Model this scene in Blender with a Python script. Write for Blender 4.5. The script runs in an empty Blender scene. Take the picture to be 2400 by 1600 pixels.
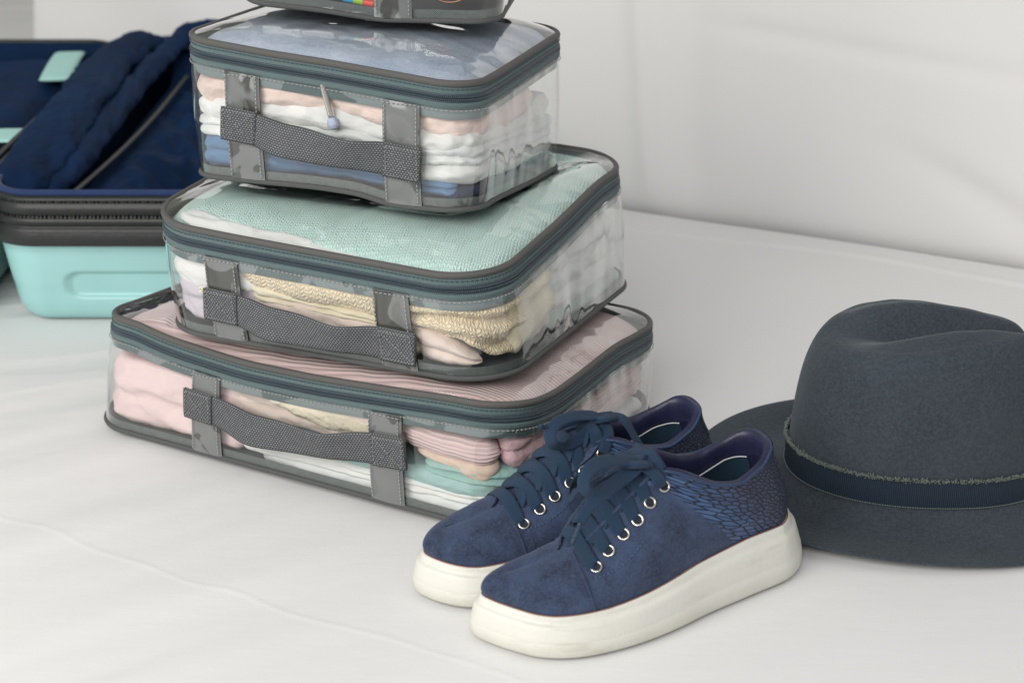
import bpy, math
import numpy as np
from mathutils import Vector

# ------------------------------------------------------------------ camera, light, exposure
SC = bpy.context.scene
COL = SC.collection
PITCH, CAM_H, FPX = 0.39194, 0.51762, 3797.0
cam_d = bpy.data.cameras.new('camera'); cam = bpy.data.objects.new('camera', cam_d); COL.objects.link(cam)
cam_d.sensor_width = 36.0; cam_d.lens = FPX / 2400 * 36.0
cam.location = (0, 0, CAM_H); cam.rotation_euler = (math.pi / 2 - PITCH, 0, 0)
cam_d.clip_start = 0.02; cam_d.clip_end = 50
cam_d.dof.use_dof = True; cam_d.dof.focus_distance = 1.06; cam_d.dof.aperture_fstop = 9.0
SC.camera = cam
W = bpy.data.worlds.new('World'); SC.world = W; W.use_nodes = True
W.node_tree.nodes['Background'].inputs[0].default_value = (0.82, 0.83, 0.83, 1)
W.node_tree.nodes['Background'].inputs[1].default_value = 0.52
def area(name, loc, target, sx, sy, power, color):
    l = bpy.data.lights.new(name, 'AREA'); l.shape = 'RECTANGLE'; l.size = sx; l.size_y = sy
    l.energy = power; l.color = color
    o = bpy.data.objects.new(name, l); COL.objects.link(o); o.location = loc
    o.rotation_euler = (Vector(target) - Vector(loc)).to_track_quat('-Z', 'Y').to_euler()
    return o
area('window_light', (-1.15, -0.20, 1.02), (-.05, 1.15, 0.08), 1.2, 1.0, 22.5, (1.0, 0.985, 0.955))
area('backrest_fill_light', (-0.25, -1.0, 1.6), (0.20, 1.80, 0.28), 0.9, 0.9, 17, (1.0, 0.98, 0.96))  # added fill lamp aimed at the backrest to brighten it, not a window
SC.view_settings.view_transform = 'Standard'; SC.view_settings.look = 'None'
SC.view_settings.exposure = 0.10; SC.view_settings.gamma = 1.0
SC.cycles.transparent_max_bounces = 24
SC.cycles.max_bounces = 10; SC.cycles.diffuse_bounces = 3
SC.cycles.caustics_reflective = False; SC.cycles.caustics_refractive = False
SC.cycles.use_denoising = True

# ------------------------------------------------------------------ numeric helpers
PI = math.pi
RNG = np.random.RandomState(7)
_perm = RNG.permutation(256); _perm = np.r_[_perm, _perm, _perm]
_grad = RNG.randn(256, 3); _grad /= np.linalg.norm(_grad, axis=1)[:, None]
def perlin(P):
    P = np.asarray(P, float); I = np.floor(P).astype(int); F = P - I; I = I & 255
    u = F * F * F * (F * (F * 6 - 15) + 10); out = 0
    for dx in (0, 1):
        for dy in (0, 1):
            for dz in (0, 1):
                h = _perm[_perm[_perm[(I[..., 0] + dx) & 255] + ((I[..., 1] + dy) & 255)] + ((I[..., 2] + dz) & 255)]
                g = _grad[h & 255]
                dot = g[..., 0] * (F[..., 0] - dx) + g[..., 1] * (F[..., 1] - dy) + g[..., 2] * (F[..., 2] - dz)
                w = (u[..., 0] if dx else 1 - u[..., 0]) * (u[..., 1] if dy else 1 - u[..., 1]) * (u[..., 2] if dz else 1 - u[..., 2])
                out = out + w * dot
    return out * 1.6
def fbm(P, oct=3, gain=.5):
    a, s, o = 1.0, 0, 0
    P = np.asarray(P, float)
    for k in range(oct):
        s = s + a * perlin(P * 2 ** k + 17.3 * k); o += a; a *= gain
    return s / o
def ridge(P, oct=3):
    a, s, o = 1.0, 0, 0
    P = np.asarray(P, float)
    for k in range(oct):
        s = s + a * (1 - 2 * np.abs(perlin(P * 2 ** k + 9.1 * k))); o += a; a *= .5
    return s / o
def smooth(x): x = np.clip(x, 0, 1); return x * x * (3 - 2 * x)
def unit(v): v = np.asarray(v, float); return v / (np.linalg.norm(v, axis=-1, keepdims=True) + 1e-12)
def spline(pts, n, closed=False):
    """Catmull-Rom (centripetal-ish) through pts, resampled to n points by arc length."""
    P = np.asarray(pts, float); m = len(P)
    if closed: Q = np.vstack([P[-1], P, P[0], P[1]]); segs = m
    else: Q = np.vstack([2 * P[0] - P[1], P, 2 * P[-1] - P[-2]]); segs = m - 1
    t = np.linspace(0, 1, 24, endpoint=False)[:, None]; out = []
    for i in range(segs):
        a, b, c, d = Q[i:i + 4]
        out.append(.5 * ((2 * b) + (-a + c) * t + (2 * a - 5 * b + 4 * c - d) * t ** 2 + (-a + 3 * b - 3 * c + d) * t ** 3))
    out.append((P[0] if closed else P[-1])[None]); C = np.vstack(out)
    s = np.r_[0, np.cumsum(np.linalg.norm(np.diff(C, axis=0), axis=1))]
    q = np.linspace(0, s[-1], n + 1)[:-1] if closed else np.linspace(0, s[-1], n)
    return np.stack([np.interp(q, s, C[:, k]) for k in range(C.shape[1])], 1)

# ------------------------------------------------------------------ mesh helpers
def link(name, me, mat=None, parent=None, label=None, kind=None, group=None, category=None):
    o = bpy.data.objects.new(name, me); COL.objects.link(o)
    if mat is not None and len(me.materials) == 0: me.materials.append(mat)
    if parent is not None: o.parent = parent
    for k, v in (('label', label), ('kind', kind), ('group', group), ('category', category)):
        if v: o[k] = v
    return o
def raw(name, V, F, mat=None, parent=None, uv=None, flat=False, **kw):
    """F: (k,4) or (k,3) array; uv: (k,c,2)."""
    V = np.asarray(V, np.float32); F = np.asarray(F, np.int32); me = bpy.data.meshes.new(name)
    me.vertices.add(len(V)); me.vertices.foreach_set('co', V.ravel())
    k, c = F.shape; me.loops.add(k * c); me.loops.foreach_set('vertex_index', F.ravel())
    me.polygons.add(k); me.polygons.foreach_set('loop_start', np.arange(0, k * c, c, dtype=np.int32))
    me.polygons.foreach_set('loop_total', np.full(k, c, np.int32))
    if not flat: me.polygons.foreach_set('use_smooth', np.ones(k, bool))
    if uv is not None:
        l = me.uv_layers.new(name='UVMap'); l.data.foreach_set('uv', np.asarray(uv, np.float32).ravel())
    me.update(calc_edges=True); me.validate()
    return link(name, me, mat, parent, **kw)
def grid(name, P, mat=None, parent=None, cu=False, cv=False, uv=None, flip=False, **kw):
    P = np.asarray(P, float); n, m = P.shape[:2]
    I = np.arange(n if cu else n - 1); J = np.arange(m if cv else m - 1)
    i, j = np.meshgrid(I, J, indexing='ij'); i = i.ravel(); j = j.ravel(); i2 = i + 1; j2 = j + 1
    ix = lambda a, b: (a % n) * m + (b % m)
    F = np.stack([ix(i, j), ix(i2, j), ix(i2, j2), ix(i, j2)], 1)
    U = None
    if uv is not None:
        uv = np.asarray(uv, float)
        U = np.stack([uv[i, j], uv[i2, j], uv[i2, j2], uv[i, j2]], 1)
    if flip:
        F = F[:, ::-1]; U = None if U is None else U[:, ::-1]
    return raw(name, P.reshape(-1, 3), F, mat, parent, U, **kw)
def frames(C, up=None, closed=False):
    C = np.asarray(C, float)
    if closed: T = unit(np.roll(C, -1, 0) - np.roll(C, 1, 0))
    else: T = unit(np.gradient(C, axis=0))
    if up is None: up = np.array([0, 0, 1.0])
    up = np.broadcast_to(np.asarray(up, float), C.shape)
    B = unit(np.cross(T, up)); N = np.cross(B, T)
    return T, B, N
def tube(name, C, r, mat=None, parent=None, closed=False, k=10, up=None, rz=None, **kw):
    """round or elliptical section: r along the sideways axis, rz along the up axis."""
    C = np.asarray(C, float); T, B, N = frames(C, up, closed)
    a = np.arange(k) / k * 2 * PI; r = np.broadcast_to(np.asarray(r, float), (len(C),))
    rz_ = r if rz is None else np.broadcast_to(np.asarray(rz, float), (len(C),))
    P = C[:, None] + B[:, None] * (np.cos(a)[None, :, None] * r[:, None, None]) + N[:, None] * (np.sin(a)[None, :, None] * rz_[:, None, None])
    s = np.r_[0, np.cumsum(np.linalg.norm(np.diff(C, axis=0), axis=1))]
    if closed: s = np.r_[s, s[-1] + np.linalg.norm(C[0] - C[-1])]
    av = np.arange(k + 1) / k * 2 * PI * float(np.mean(r))
    uv = np.stack(np.meshgrid(s, av, indexing='ij'), -1)
    if not closed:   # close ends with shrunken rings
        P = np.concatenate([C[:1, None] + (P[:1] - C[:1, None]) * .02, P, C[-1:, None] + (P[-1:] - C[-1:, None]) * .02]); uv = np.concatenate([uv[:1], uv, uv[-1:]])
    return grid(name, P, mat, parent, cu=closed, cv=True, uv=uv, flip=True, **kw)
_BX = np.array([[-1, -1, -1], [1, -1, -1], [1, 1, -1], [-1, 1, -1], [-1, -1, 1], [1, -1, 1], [1, 1, 1], [-1, 1, 1]], float) * .5
_BF = np.array([[0, 3, 2, 1], [4, 5, 6, 7], [0, 1, 5, 4], [1, 2, 6, 5], [2, 3, 7, 6], [3, 0, 4, 7]])
def boxes(name, C, T, B, N, size, mat, parent, **kw):
    """many small boxes: centres C, axes T,B,N, size (a,b,c)."""
    C = np.asarray(C, float); k = len(C); s = np.asarray(size, float)
    V = C[:, None] + T[:, None] * (_BX[:, 0] * s[0])[None, :, None] + B[:, None] * (_BX[:, 1] * s[1])[None, :, None] + N[:, None] * (_BX[:, 2] * s[2])[None, :, None]
    F = (_BF[None] + (np.arange(k) * 8)[:, None, None]).reshape(-1, 4)
    return raw(name, V.reshape(-1, 3), F, mat, parent, flat=True, **kw)
def dashes(name, C, N, mat, parent, dash=.0021, gap=.0011, w=.0006, closed=False, off=.0003, **kw):
    """a row of thread stitches along C lying on a surface with normals N."""
    C = np.asarray(C, float); N = np.broadcast_to(np.asarray(N, float), C.shape)
    if closed: C = np.vstack([C, C[:1]]); N = np.vstack([N, N[:1]])
    s = np.r_[0, np.cumsum(np.linalg.norm(np.diff(C, axis=0), axis=1))]
    q = np.arange(dash * .6, s[-1] - dash * .5, dash + gap)
    f = lambda A, x: np.stack([np.interp(x, s, A[:, i]) for i in range(3)], 1)
    c = f(C, q); t = unit(f(C, q + dash * .4) - f(C, q - dash * .4)); n = unit(f(N, q)); b = unit(np.cross(t, n)); n = np.cross(b, t)
    return boxes(name, c + n * off, t, b, n, (dash, w, .0005), mat, parent, **kw)
def ribbon(name, C, N, w, th, mat, parent, wave=0, **kw):
    """flat strap along C with face normal N, width w, thickness th (rounded section)."""
    C = np.asarray(C, float); T = unit(np.gradient(C, axis=0)); N = unit(np.broadcast_to(np.asarray(N, float), C.shape))
    B = unit(np.cross(T, N)); N = unit(np.cross(B, T))
    e = np.linspace(-1, 1, 9); w = np.broadcast_to(np.asarray(w, float), (len(C),))
    prof = np.sqrt(np.clip(1 - np.abs(e) ** 6, 0, 1))
    top = np.stack([e, prof * .5 + .02], 1); bot = np.stack([e[::-1], -prof * .5 - .02], 1); sec = np.vstack([top, bot])
    P = C[:, None] + B[:, None] * (sec[:, 0][None, :, None] * w[:, None, None] * .5) + N[:, None] * (sec[:, 1] * th)[None, :, None]
    s = np.r_[0, np.cumsum(np.linalg.norm(np.diff(C, axis=0), axis=1))]
    W0 = float(w.mean()); v = np.r_[top[:, 0], bot[:, 0], top[:1, 0]] * .5 * W0
    uv = np.stack(np.meshgrid(s, v, indexing='ij'), -1)
    cc = C[:, None]
    P = np.concatenate([cc[:1] + (P[:1] - cc[:1]) * .02, P, cc[-1:] + (P[-1:] - cc[-1:]) * .02]); uv = np.concatenate([uv[:1], uv, uv[-1:]])
    return grid(name, P, mat, parent, cv=True, uv=uv, flip=False, **kw)
def torus(name, c, n, R, r, mat, parent, k=24, m=8, **kw):
    n = unit(np.asarray(n, float)); a = unit(np.cross(n, [0.3, 0.2, 1.0])); b = np.cross(n, a)
    th = np.arange(k) / k * 2 * PI; ph = np.arange(m) / m * 2 * PI
    d = np.cos(th)[:, None] * a + np.sin(th)[:, None] * b
    P = np.asarray(c) + d[:, None] * (R + r * np.cos(ph))[None, :, None] + n * (r * np.sin(ph))[None, :, None]
    return grid(name, P, mat, parent, cu=True, cv=True, **kw)
def empty(name, loc=(0, 0, 0), rz=0, **kw):
    o = bpy.data.objects.new(name, None); COL.objects.link(o); o.location = loc; o.rotation_euler = (0, 0, rz)
    o.empty_display_size = .02
    for k, v in kw.items(): o[k] = v
    return o

# ------------------------------------------------------------------ material helpers
class NT:
    def __init__(s, name):
        s.m = bpy.data.materials.new(name); s.m.use_nodes = True; s.t = s.m.node_tree; s.t.nodes.clear()
        s.out = s.t.nodes.new('ShaderNodeOutputMaterial')
    def n(s, typ, ins=None, **props):
        x = s.t.nodes.new('ShaderNode' + typ)
        for k, v in props.items(): setattr(x, k, v)
        for k, v in (ins or {}).items():
            sk = x.inputs[k]
            if isinstance(v, bpy.types.NodeSocket): s.t.links.new(v, sk)
            elif isinstance(v, (tuple, list)) and len(v) == 3 and sk.type == 'RGBA': sk.default_value = (*v, 1)
            else: sk.default_value = v
        return x
    def math(s, op, a, b=None, c=None):
        x = s.t.nodes.new('ShaderNodeMath'); x.operation = op
        for i, v in enumerate((a, b, c)):
            if v is None: continue
            if isinstance(v, bpy.types.NodeSocket): s.t.links.new(v, x.inputs[i])
            else: x.inputs[i].default_value = v
        return x.outputs[0]
    def mix(s, f, a, b):
        x = s.t.nodes.new('ShaderNodeMix'); x.data_type = 'RGBA'
        for sk, v in ((x.inputs[0], f), (x.inputs[6], a), (x.inputs[7], b)):
            if isinstance(v, bpy.types.NodeSocket): s.t.links.new(v, sk)
            else: sk.default_value = (*v, 1) if isinstance(v, (tuple, list)) else v
        return x.outputs[2]
    def uv(s):
        x = s.n('TexCoord'); y = s.n('SeparateXYZ', {0: x.outputs['UV']}); return y.outputs[0], y.outputs[1], x.outputs['UV']
    def obj(s): return s.n('TexCoord').outputs['Object']
    def noise(s, vec, scale, detail=3, rough=.5, dist=0):
        return s.n('TexNoise', {'Vector': vec, 'Scale': scale, 'Detail': detail, 'Roughness': rough, 'Distortion': dist}).outputs['Fac']
    def stretch(s, vec, sc): return s.n('Mapping', {'Vector': vec, 'Scale': sc}).outputs[0]
    def ramp(s, f, a, b, lo, hi):   # colour ramp between two colours
        x = s.n('MapRange', {0: f, 1: lo, 2: hi, 3: 0.0, 4: 1.0}); return s.mix(x.outputs[0], a, b)
    def bump(s, h, dist, strength=1.0, normal=None):
        i = {'Height': h, 'Distance': dist, 'Strength': strength}
        if normal is not None: i['Normal'] = normal
        return s.n('Bump', i).outputs[0]
    def done(s, col, rough=.6, normal=None, **kw):
        p = s.n('BsdfPrincipled', {'Base Color': col, 'Roughness': rough})
        if normal is not None: s.t.links.new(normal, p.inputs['Normal'])
        for k, v in kw.items(): p.inputs[k.replace('_', ' ')].default_value = v
        s.t.links.new(p.outputs[0], s.out.inputs[0]); return s.m
def cloth(name, col, var=.12, weave=750, fuzz=.2, rough=.85, bump=.00025, coarse=25):
    s = NT(name); o = s.obj()
    n1 = s.noise(o, coarse, 4); n2 = s.noise(o, weave, 2)
    dark = tuple(c * (1 - var) for c in col); lite = tuple(min(1, c * (1 + var * .6)) for c in col)
    c = s.ramp(n1, dark, lite, .3, .7); c = s.mix(s.math('MULTIPLY', n2, .25), c, tuple(min(1, x * 1.12) for x in col))
    b = s.bump(n2, bump * .35, .8); b = s.bump(s.noise(o, 130, 3), bump * 1.6, .8, b); b = s.bump(s.noise(s.stretch(o, (38, 38, 75)), 1.0, 4, .6, 1.4), .0022, .55, b)
    return s.done(c, rough, b, Sheen_Weight=fuzz * .5, Sheen_Roughness=.5)
def knit(name, col, w=.0032, h=.0028, depth=.0012, dark=.45, var=.1, wk=.9, ws=90):
    """stockinette: columns of V stitches, in metres of UV."""
    s = NT(name); U, V, uv = s.uv(); o = s.obj()
    wob = s.math('MULTIPLY', s.math('SUBTRACT', s.noise(o, ws, 2), .5), wk)
    u = s.math('ADD', s.math('DIVIDE', U, w), wob); v = s.math('ADD', s.math('DIVIDE', V, h), wob)
    fu = s.math('SUBTRACT', s.math('FRACT', u), .5); au = s.math('ABSOLUTE', fu)
    v2 = s.math('ADD', v, s.math('MULTIPLY', au, 1.3))
    fv = s.math('SUBTRACT', s.math('FRACT', v2), .5)
    hv = s.math('SUBTRACT', 1.0, s.math('MULTIPLY', s.math('MULTIPLY', fv, fv), 4.0))
    du = s.math('SUBTRACT', au, .25); hu = s.math('SUBTRACT', 1.0, s.math('MULTIPLY', s.math('MULTIPLY', du, du), 14.0))
    hh = s.math('MAXIMUM', s.math('MULTIPLY', hv, hu), 0.0)
    hh = s.math('POWER', hh, .7)
    c = s.mix(hh, tuple(x * dark for x in col), col)
    c = s.mix(s.math('MULTIPLY', s.noise(o, 30, 3), .5), c, tuple(x * (1 - var) for x in col))
    hh2 = s.math('ADD', hh, s.math('MULTIPLY', s.noise(o, 900, 2), .25))
    return s.done(c, .9, s.bump(hh2, depth, 1.0), Sheen_Weight=.3)
def rib(name, col, pitch=.0034, depth=.0009, axis=1, dark=.72, col2=None):
    s = NT(name); U, V, uv = s.uv(); o = s.obj()
    a = V if axis == 1 else U
    wob = s.math('MULTIPLY', s.noise(o, 14, 3), 2.2)
    ph = s.math('ADD', s.math('MULTIPLY', a, 2 * PI / pitch), wob)
    w_ = s.math('MULTIPLY_ADD', s.math('SINE', ph), .5, .5)
    c = s.mix(w_, tuple(x * dark for x in col), col if col2 is None else col2)
    c = s.mix(s.math('MULTIPLY', s.noise(o, 700, 2), .3), c, tuple(min(1, x * 1.1) for x in col))
    return s.done(c, .88, s.bump(w_, depth, 1.0), Sheen_Weight=.25)

def M_vinyl(name, tint=(.955, .965, .96), amp=1.0, k=2.3):
    s = NT(name); o = s.obj()
    big = s.noise(s.stretch(o, (14, 14, 5)), 1.0, 2, .5, .6)
    sm = s.noise(s.stretch(o, (26, 26, 9)), 1.0, 1, .4, .9)
    nb = s.bump(big, .011 * amp, 1.0); nb = s.bump(sm, .0022 * amp, 1.0, nb)
    fc = s.n('LayerWeight', {'Blend': .5, 'Normal': nb}).outputs['Facing']
    fr = s.math('MULTIPLY_ADD', s.math('POWER', fc, 5.0), .95, .042)
    f = s.math('MINIMUM', s.math('MULTIPLY', fr, k), .92)
    tr = s.n('BsdfTransparent', {'Color': tint}); gl = s.n('BsdfGlossy', {'Color': (1, 1, 1), 'Roughness': .05, 'Normal': nb})
    mx = s.n('MixShader', {0: f, 1: tr.outputs[0], 2: gl.outputs[0]})
    s.t.links.new(mx.outputs[0], s.out.inputs[0]); return s.m
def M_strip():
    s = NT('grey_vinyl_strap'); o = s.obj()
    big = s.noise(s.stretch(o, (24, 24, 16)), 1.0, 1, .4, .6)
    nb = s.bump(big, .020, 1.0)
    sc = s.n('MapRange', {0: s.noise(s.stretch(o, (34, 34, 30)), 1.0, 2, .45, .9), 1: .565, 2: .585}).outputs[0]   # patchy reflections painted into the colour, as spots where film clings to strap
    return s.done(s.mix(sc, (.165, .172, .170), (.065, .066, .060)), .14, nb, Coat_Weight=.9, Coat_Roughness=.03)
def M_herring(name='zipper_tape_weave', ca=(.040, .078, .084), cb=(.20, .275, .28)):
    s = NT(name); U, V, uv = s.uv()
    tri = s.math('ABSOLUTE', s.math('SUBTRACT', s.math('FRACT', s.math('DIVIDE', V, .0042)), .5))
    ph = s.math('ADD', s.math('DIVIDE', U, .00125), s.math('MULTIPLY', tri, 3.4))
    w_ = s.math('MULTIPLY_ADD', s.math('SINE', s.math('MULTIPLY', ph, 2 * PI)), .5, .5)
    w_ = s.math('MULTIPLY', w_, s.math('ADD', .55, s.math('MULTIPLY', s.noise(s.obj(), 500, 2), .8)))
    return s.done(s.mix(w_, ca, cb), .75, s.bump(w_, .0004, 1.0), Sheen_Weight=.1)
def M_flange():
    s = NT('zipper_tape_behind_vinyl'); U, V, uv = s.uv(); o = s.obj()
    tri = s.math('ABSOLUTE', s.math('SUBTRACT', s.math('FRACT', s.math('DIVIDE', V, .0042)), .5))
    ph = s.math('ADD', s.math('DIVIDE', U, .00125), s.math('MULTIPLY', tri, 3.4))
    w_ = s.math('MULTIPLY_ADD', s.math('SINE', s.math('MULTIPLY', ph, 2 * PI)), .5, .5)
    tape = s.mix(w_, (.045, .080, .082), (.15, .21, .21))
    sc = s.n('MapRange', {0: s.noise(s.stretch(o, (30, 30, 40)), 1.0, 2, .45, .8), 1: .50, 2: .525}).outputs[0]  # mask: grey haze of the film painted over the tape colour in patches
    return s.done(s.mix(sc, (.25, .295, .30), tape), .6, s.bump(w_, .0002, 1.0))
def M_webbing():
    s = NT('woven_webbing'); U, V, uv = s.uv()
    P = .0021
    u = s.math('DIVIDE', U, P); v = s.math('DIVIDE', V, P * .72)
    row = s.math('FLOOR', v); u2 = s.math('ADD', u, s.math('MULTIPLY', row, .5))
    fu = s.math('SUBTRACT', s.math('FRACT', u2), .5); fv = s.math('SUBTRACT', s.math('FRACT', v), .5)
    r2 = s.math('ADD', s.math('MULTIPLY', fu, fu), s.math('MULTIPLY', s.math('MULTIPLY', fv, fv), 1.5))
    d = s.math('MAXIMUM', s.math('SUBTRACT', 1.0, s.math('MULTIPLY', r2, 6.0)), 0.0)
    d2 = s.math('MULTIPLY', d, s.math('ADD', .4, s.noise(s.obj(), 260, 2)))
    return s.done(s.mix(d2, (.055, .058, .064), (.44, .45, .46)), .7, s.bump(d, .0008, 1.0))
def M_piping(name, a, b, rough=.6):
    s = NT(name); U, V, uv = s.uv()
    p1 = s.math('SINE', s.math('MULTIPLY', s.math('ADD', U, V), 2 * PI / .0014)); p2 = s.math('SINE', s.math('MULTIPLY', s.math('SUBTRACT', U, V), 2 * PI / .0014))
    w_ = s.math('MULTIPLY_ADD', s.math('MULTIPLY', p1, p2), .5, .5)
    return s.done(s.mix(w_, a, b), rough, s.bump(w_, .00025, 1.0))
def M_mesh(name, a, b):
    s = NT(name); o = s.obj(); q = s.n('SeparateXYZ', {0: o})
    p = .0016
    sx = s.math('SINE', s.math('MULTIPLY', s.math('ADD', q.outputs[0], q.outputs[1]), 2 * PI / p)); sz = s.math('SINE', s.math('MULTIPLY', s.math('ADD', q.outputs[2], s.math('MULTIPLY', q.outputs[1], .3)), 2 * PI / (p * .8)))
    w_ = s.math('MULTIPLY_ADD', s.math('MULTIPLY', sx, sz), .5, .5)
    w_ = s.math('MULTIPLY', w_, s.math('ADD', .5, s.noise(o, 300, 2)))
    return s.done(s.mix(w_, a, b), .8, s.bump(w_, .0003, 1.0))
def deep(name, col, **kw):
    m = cloth(name, col, **kw)
    for n in m.node_tree.nodes:
        if n.type == 'BSDF_PRINCIPLED': n.inputs['Specular IOR Level'].default_value = .12
    return m
def plain(name, col, rough=.5, bumpsc=None, bd=.0003, **kw):
    s = NT(name); o = s.obj(); n = s.noise(o, bumpsc or 40, 3)
    c = s.ramp(n, tuple(x * .9 for x in col), tuple(min(1, x * 1.06) for x in col), .3, .7)
    return s.done(c, rough, s.bump(n, bd, 1.0), **kw)

MT = dict(
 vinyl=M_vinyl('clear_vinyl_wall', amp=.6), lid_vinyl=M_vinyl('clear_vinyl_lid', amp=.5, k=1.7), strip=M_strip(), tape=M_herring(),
 web=M_webbing(), piping=M_piping('grey_binding', (.062, .060, .056), (.150, .145, .136)),
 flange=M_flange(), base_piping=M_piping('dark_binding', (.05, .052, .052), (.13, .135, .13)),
 mesh=M_mesh('grey_mesh_fabric', (.040, .050, .048), (.23, .26, .25)),
 belly=plain('grey_base_fabric', (.155, .165, .162), .75, 700, .0002), coil=plain('zipper_coil', (.040, .062, .078), .35, 300),
 thread_dark=plain('webbing_thread', (.26, .27, .27), .8, 900), thread=plain('grey_thread', (.36, .37, .36), .8, 900), thread_light=plain('pale_thread', (.55, .56, .55), .8, 900),
 navy_thread=plain('navy_thread', (.06, .13, .25), .8, 900), steel=plain('polished_nickel', (.72, .68, .62), .18, 60, .0001, Metallic=1.0),
)

# ------------------------------------------------------------------ packing cubes
class Bag:
    """local frame: u along the front, v into depth; s runs round the rounded rectangle, t from base (0) to rim (1)"""
    N = 640
    def __init__(b, cx, cy, yaw, w, d, z0, H, ox, oy, tx0, ty0, tx1, ty1, r, fl, rim_dz=(), base_dz=(), bulge=.006, seed=0, lean=0.0):
        b.cx, b.cy, b.yaw, b.w, b.d, b.z0, b.H, b.r, b.seed = cx, cy, yaw, w, d, z0, H, r, seed
        b.bulge = bulge
        n = b.N
        def rr(w, d, r):
            pts = []
            for sx, sy, a0 in ((1, 1, 0), (-1, 1, 90), (-1, -1, 180), (1, -1, 270)):
                for k in range(25):
                    a = math.radians(a0 + 90 * k / 24); pts.append((sx * (w / 2 - r) + r * math.cos(a), sy * (d / 2 - r) + r * math.sin(a)))
            p = np.array(pts + pts[:1]); s = np.r_[0, np.cumsum(np.hypot(*np.diff(p, axis=0).T))]
            q = np.linspace(0, s[-1], n + 1)[:-1]
            return np.stack([np.interp(q, s, p[:, 0]), np.interp(q, s, p[:, 1])], 1), s[-1]
        b.top2, b.L = rr(w, d, r); b.bot2, _ = rr(w + fl, d + fl, r); b.S = np.arange(n) / n
        def per(tab):
            if not len(tab): return np.zeros(n)
            a = np.array(tab, float); x = np.r_[a[:, 0] - 1, a[:, 0], a[:, 0] + 1]; y = np.tile(a[:, 1], 3) / 1000
            v = np.interp(b.S, x, y); k = np.hanning(31); k /= k.sum()
            return np.convolve(np.r_[v[-40:], v, v[:40]], k, 'same')[40:-40]
        b.rdz, b.bdz = per(rim_dz), per(base_dz)
        b.planeT = lambda u, v: z0 + H + tx1 * u + ty1 * v
        b.planeB = lambda u, v: z0 + tx0 * u + ty0 * v
        b.rim = np.c_[b.top2[:, 0] + ox, b.top2[:, 1] + oy, b.planeT(*b.top2.T) + b.rdz]
        b.base = np.c_[b.bot2, b.planeB(*b.bot2.T) + b.bdz]
        b.rim[:, 0] += lean * smooth(-b.top2[:, 0] / (w / 2)) ** .8
        t = np.roll(b.top2, -1, 0) - np.roll(b.top2, 1, 0); t = unit(t); b.nrm = np.c_[t[:, 1], -t[:, 0], np.zeros(n)]
    def at(b, A, s):
        """interpolate a periodic (N,k) array at s"""
        s = np.asarray(s) % 1.0; x = s * b.N; i = np.floor(x).astype(int); f = (x - i)[..., None]
        return A[i % b.N] * (1 - f) + A[(i + 1) % b.N] * f
    def wall(b, s, z, off=0.0):
        """point on the wall at perimeter s, height z above the base (m); off = outward"""
        B, R, n = b.at(b.base, s), b.at(b.rim, s), b.at(b.nrm, s)
        h = (R - B)[..., 2]; t = np.asarray(z) / h
        o = np.asarray(off) + .0022 * np.sin(PI * np.clip(t, 0, 1))
        return B + (R - B) * t[..., None] + n * np.asarray(o)[..., None]
    def down(b, s, dist, off=0.0):
        """point a distance below the rim"""
        h = (b.at(b.rim, s) - b.at(b.base, s))[..., 2]; return b.wall(s, h - dist, off)
    def sf(b, u):   # perimeter position of front edge at coordinate u
        m = (b.top2[:, 1] < -b.d / 2 + 1e-4 + b.r * .3); idx = np.where(m)[0]
        return np.interp(u, b.top2[idx, 0], b.S[idx])
    um = (0.0, 0.0, 1.0)
    def map(b, u): return b.um[1] + (u - b.um[0]) * b.um[2]
    def sg(b, u): return b.sf(b.map(u))
    def sr(b, v):   # right edge; runs from the front corner onward
        idx = np.where(b.top2[:, 0] > b.w / 2 - b.r * .3)[0]; S = b.S[idx].copy(); S[S < .5] += 1
        o = np.argsort(b.top2[idx, 1]); return np.interp(v, b.top2[idx, 1][o], S[o])
    def lidz(b, k, rim=None):
        """lid height over the rim plane; k in 0..1 from centre"""
        return b.bulge * (1 - np.clip(k, 0, 1) ** 5)
    def radial(b, s, k, inset=0.0, dz=0.0):
        R = b.at(b.rim, s); n = b.at(b.nrm, s); R = R - n * inset
        c = np.array([0, 0, 0.0]); P = np.zeros(np.broadcast(s, k).shape + (3,))
        P[..., 0] = R[..., 0] * k; P[..., 1] = R[..., 1] * k
        rd = b.at(b.rdz[:, None], s)[..., 0]
        P[..., 2] = b.planeT(P[..., 0], P[..., 1]) + rd * np.asarray(k) ** 3 + b.lidz(k) + dz
        return P

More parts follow.
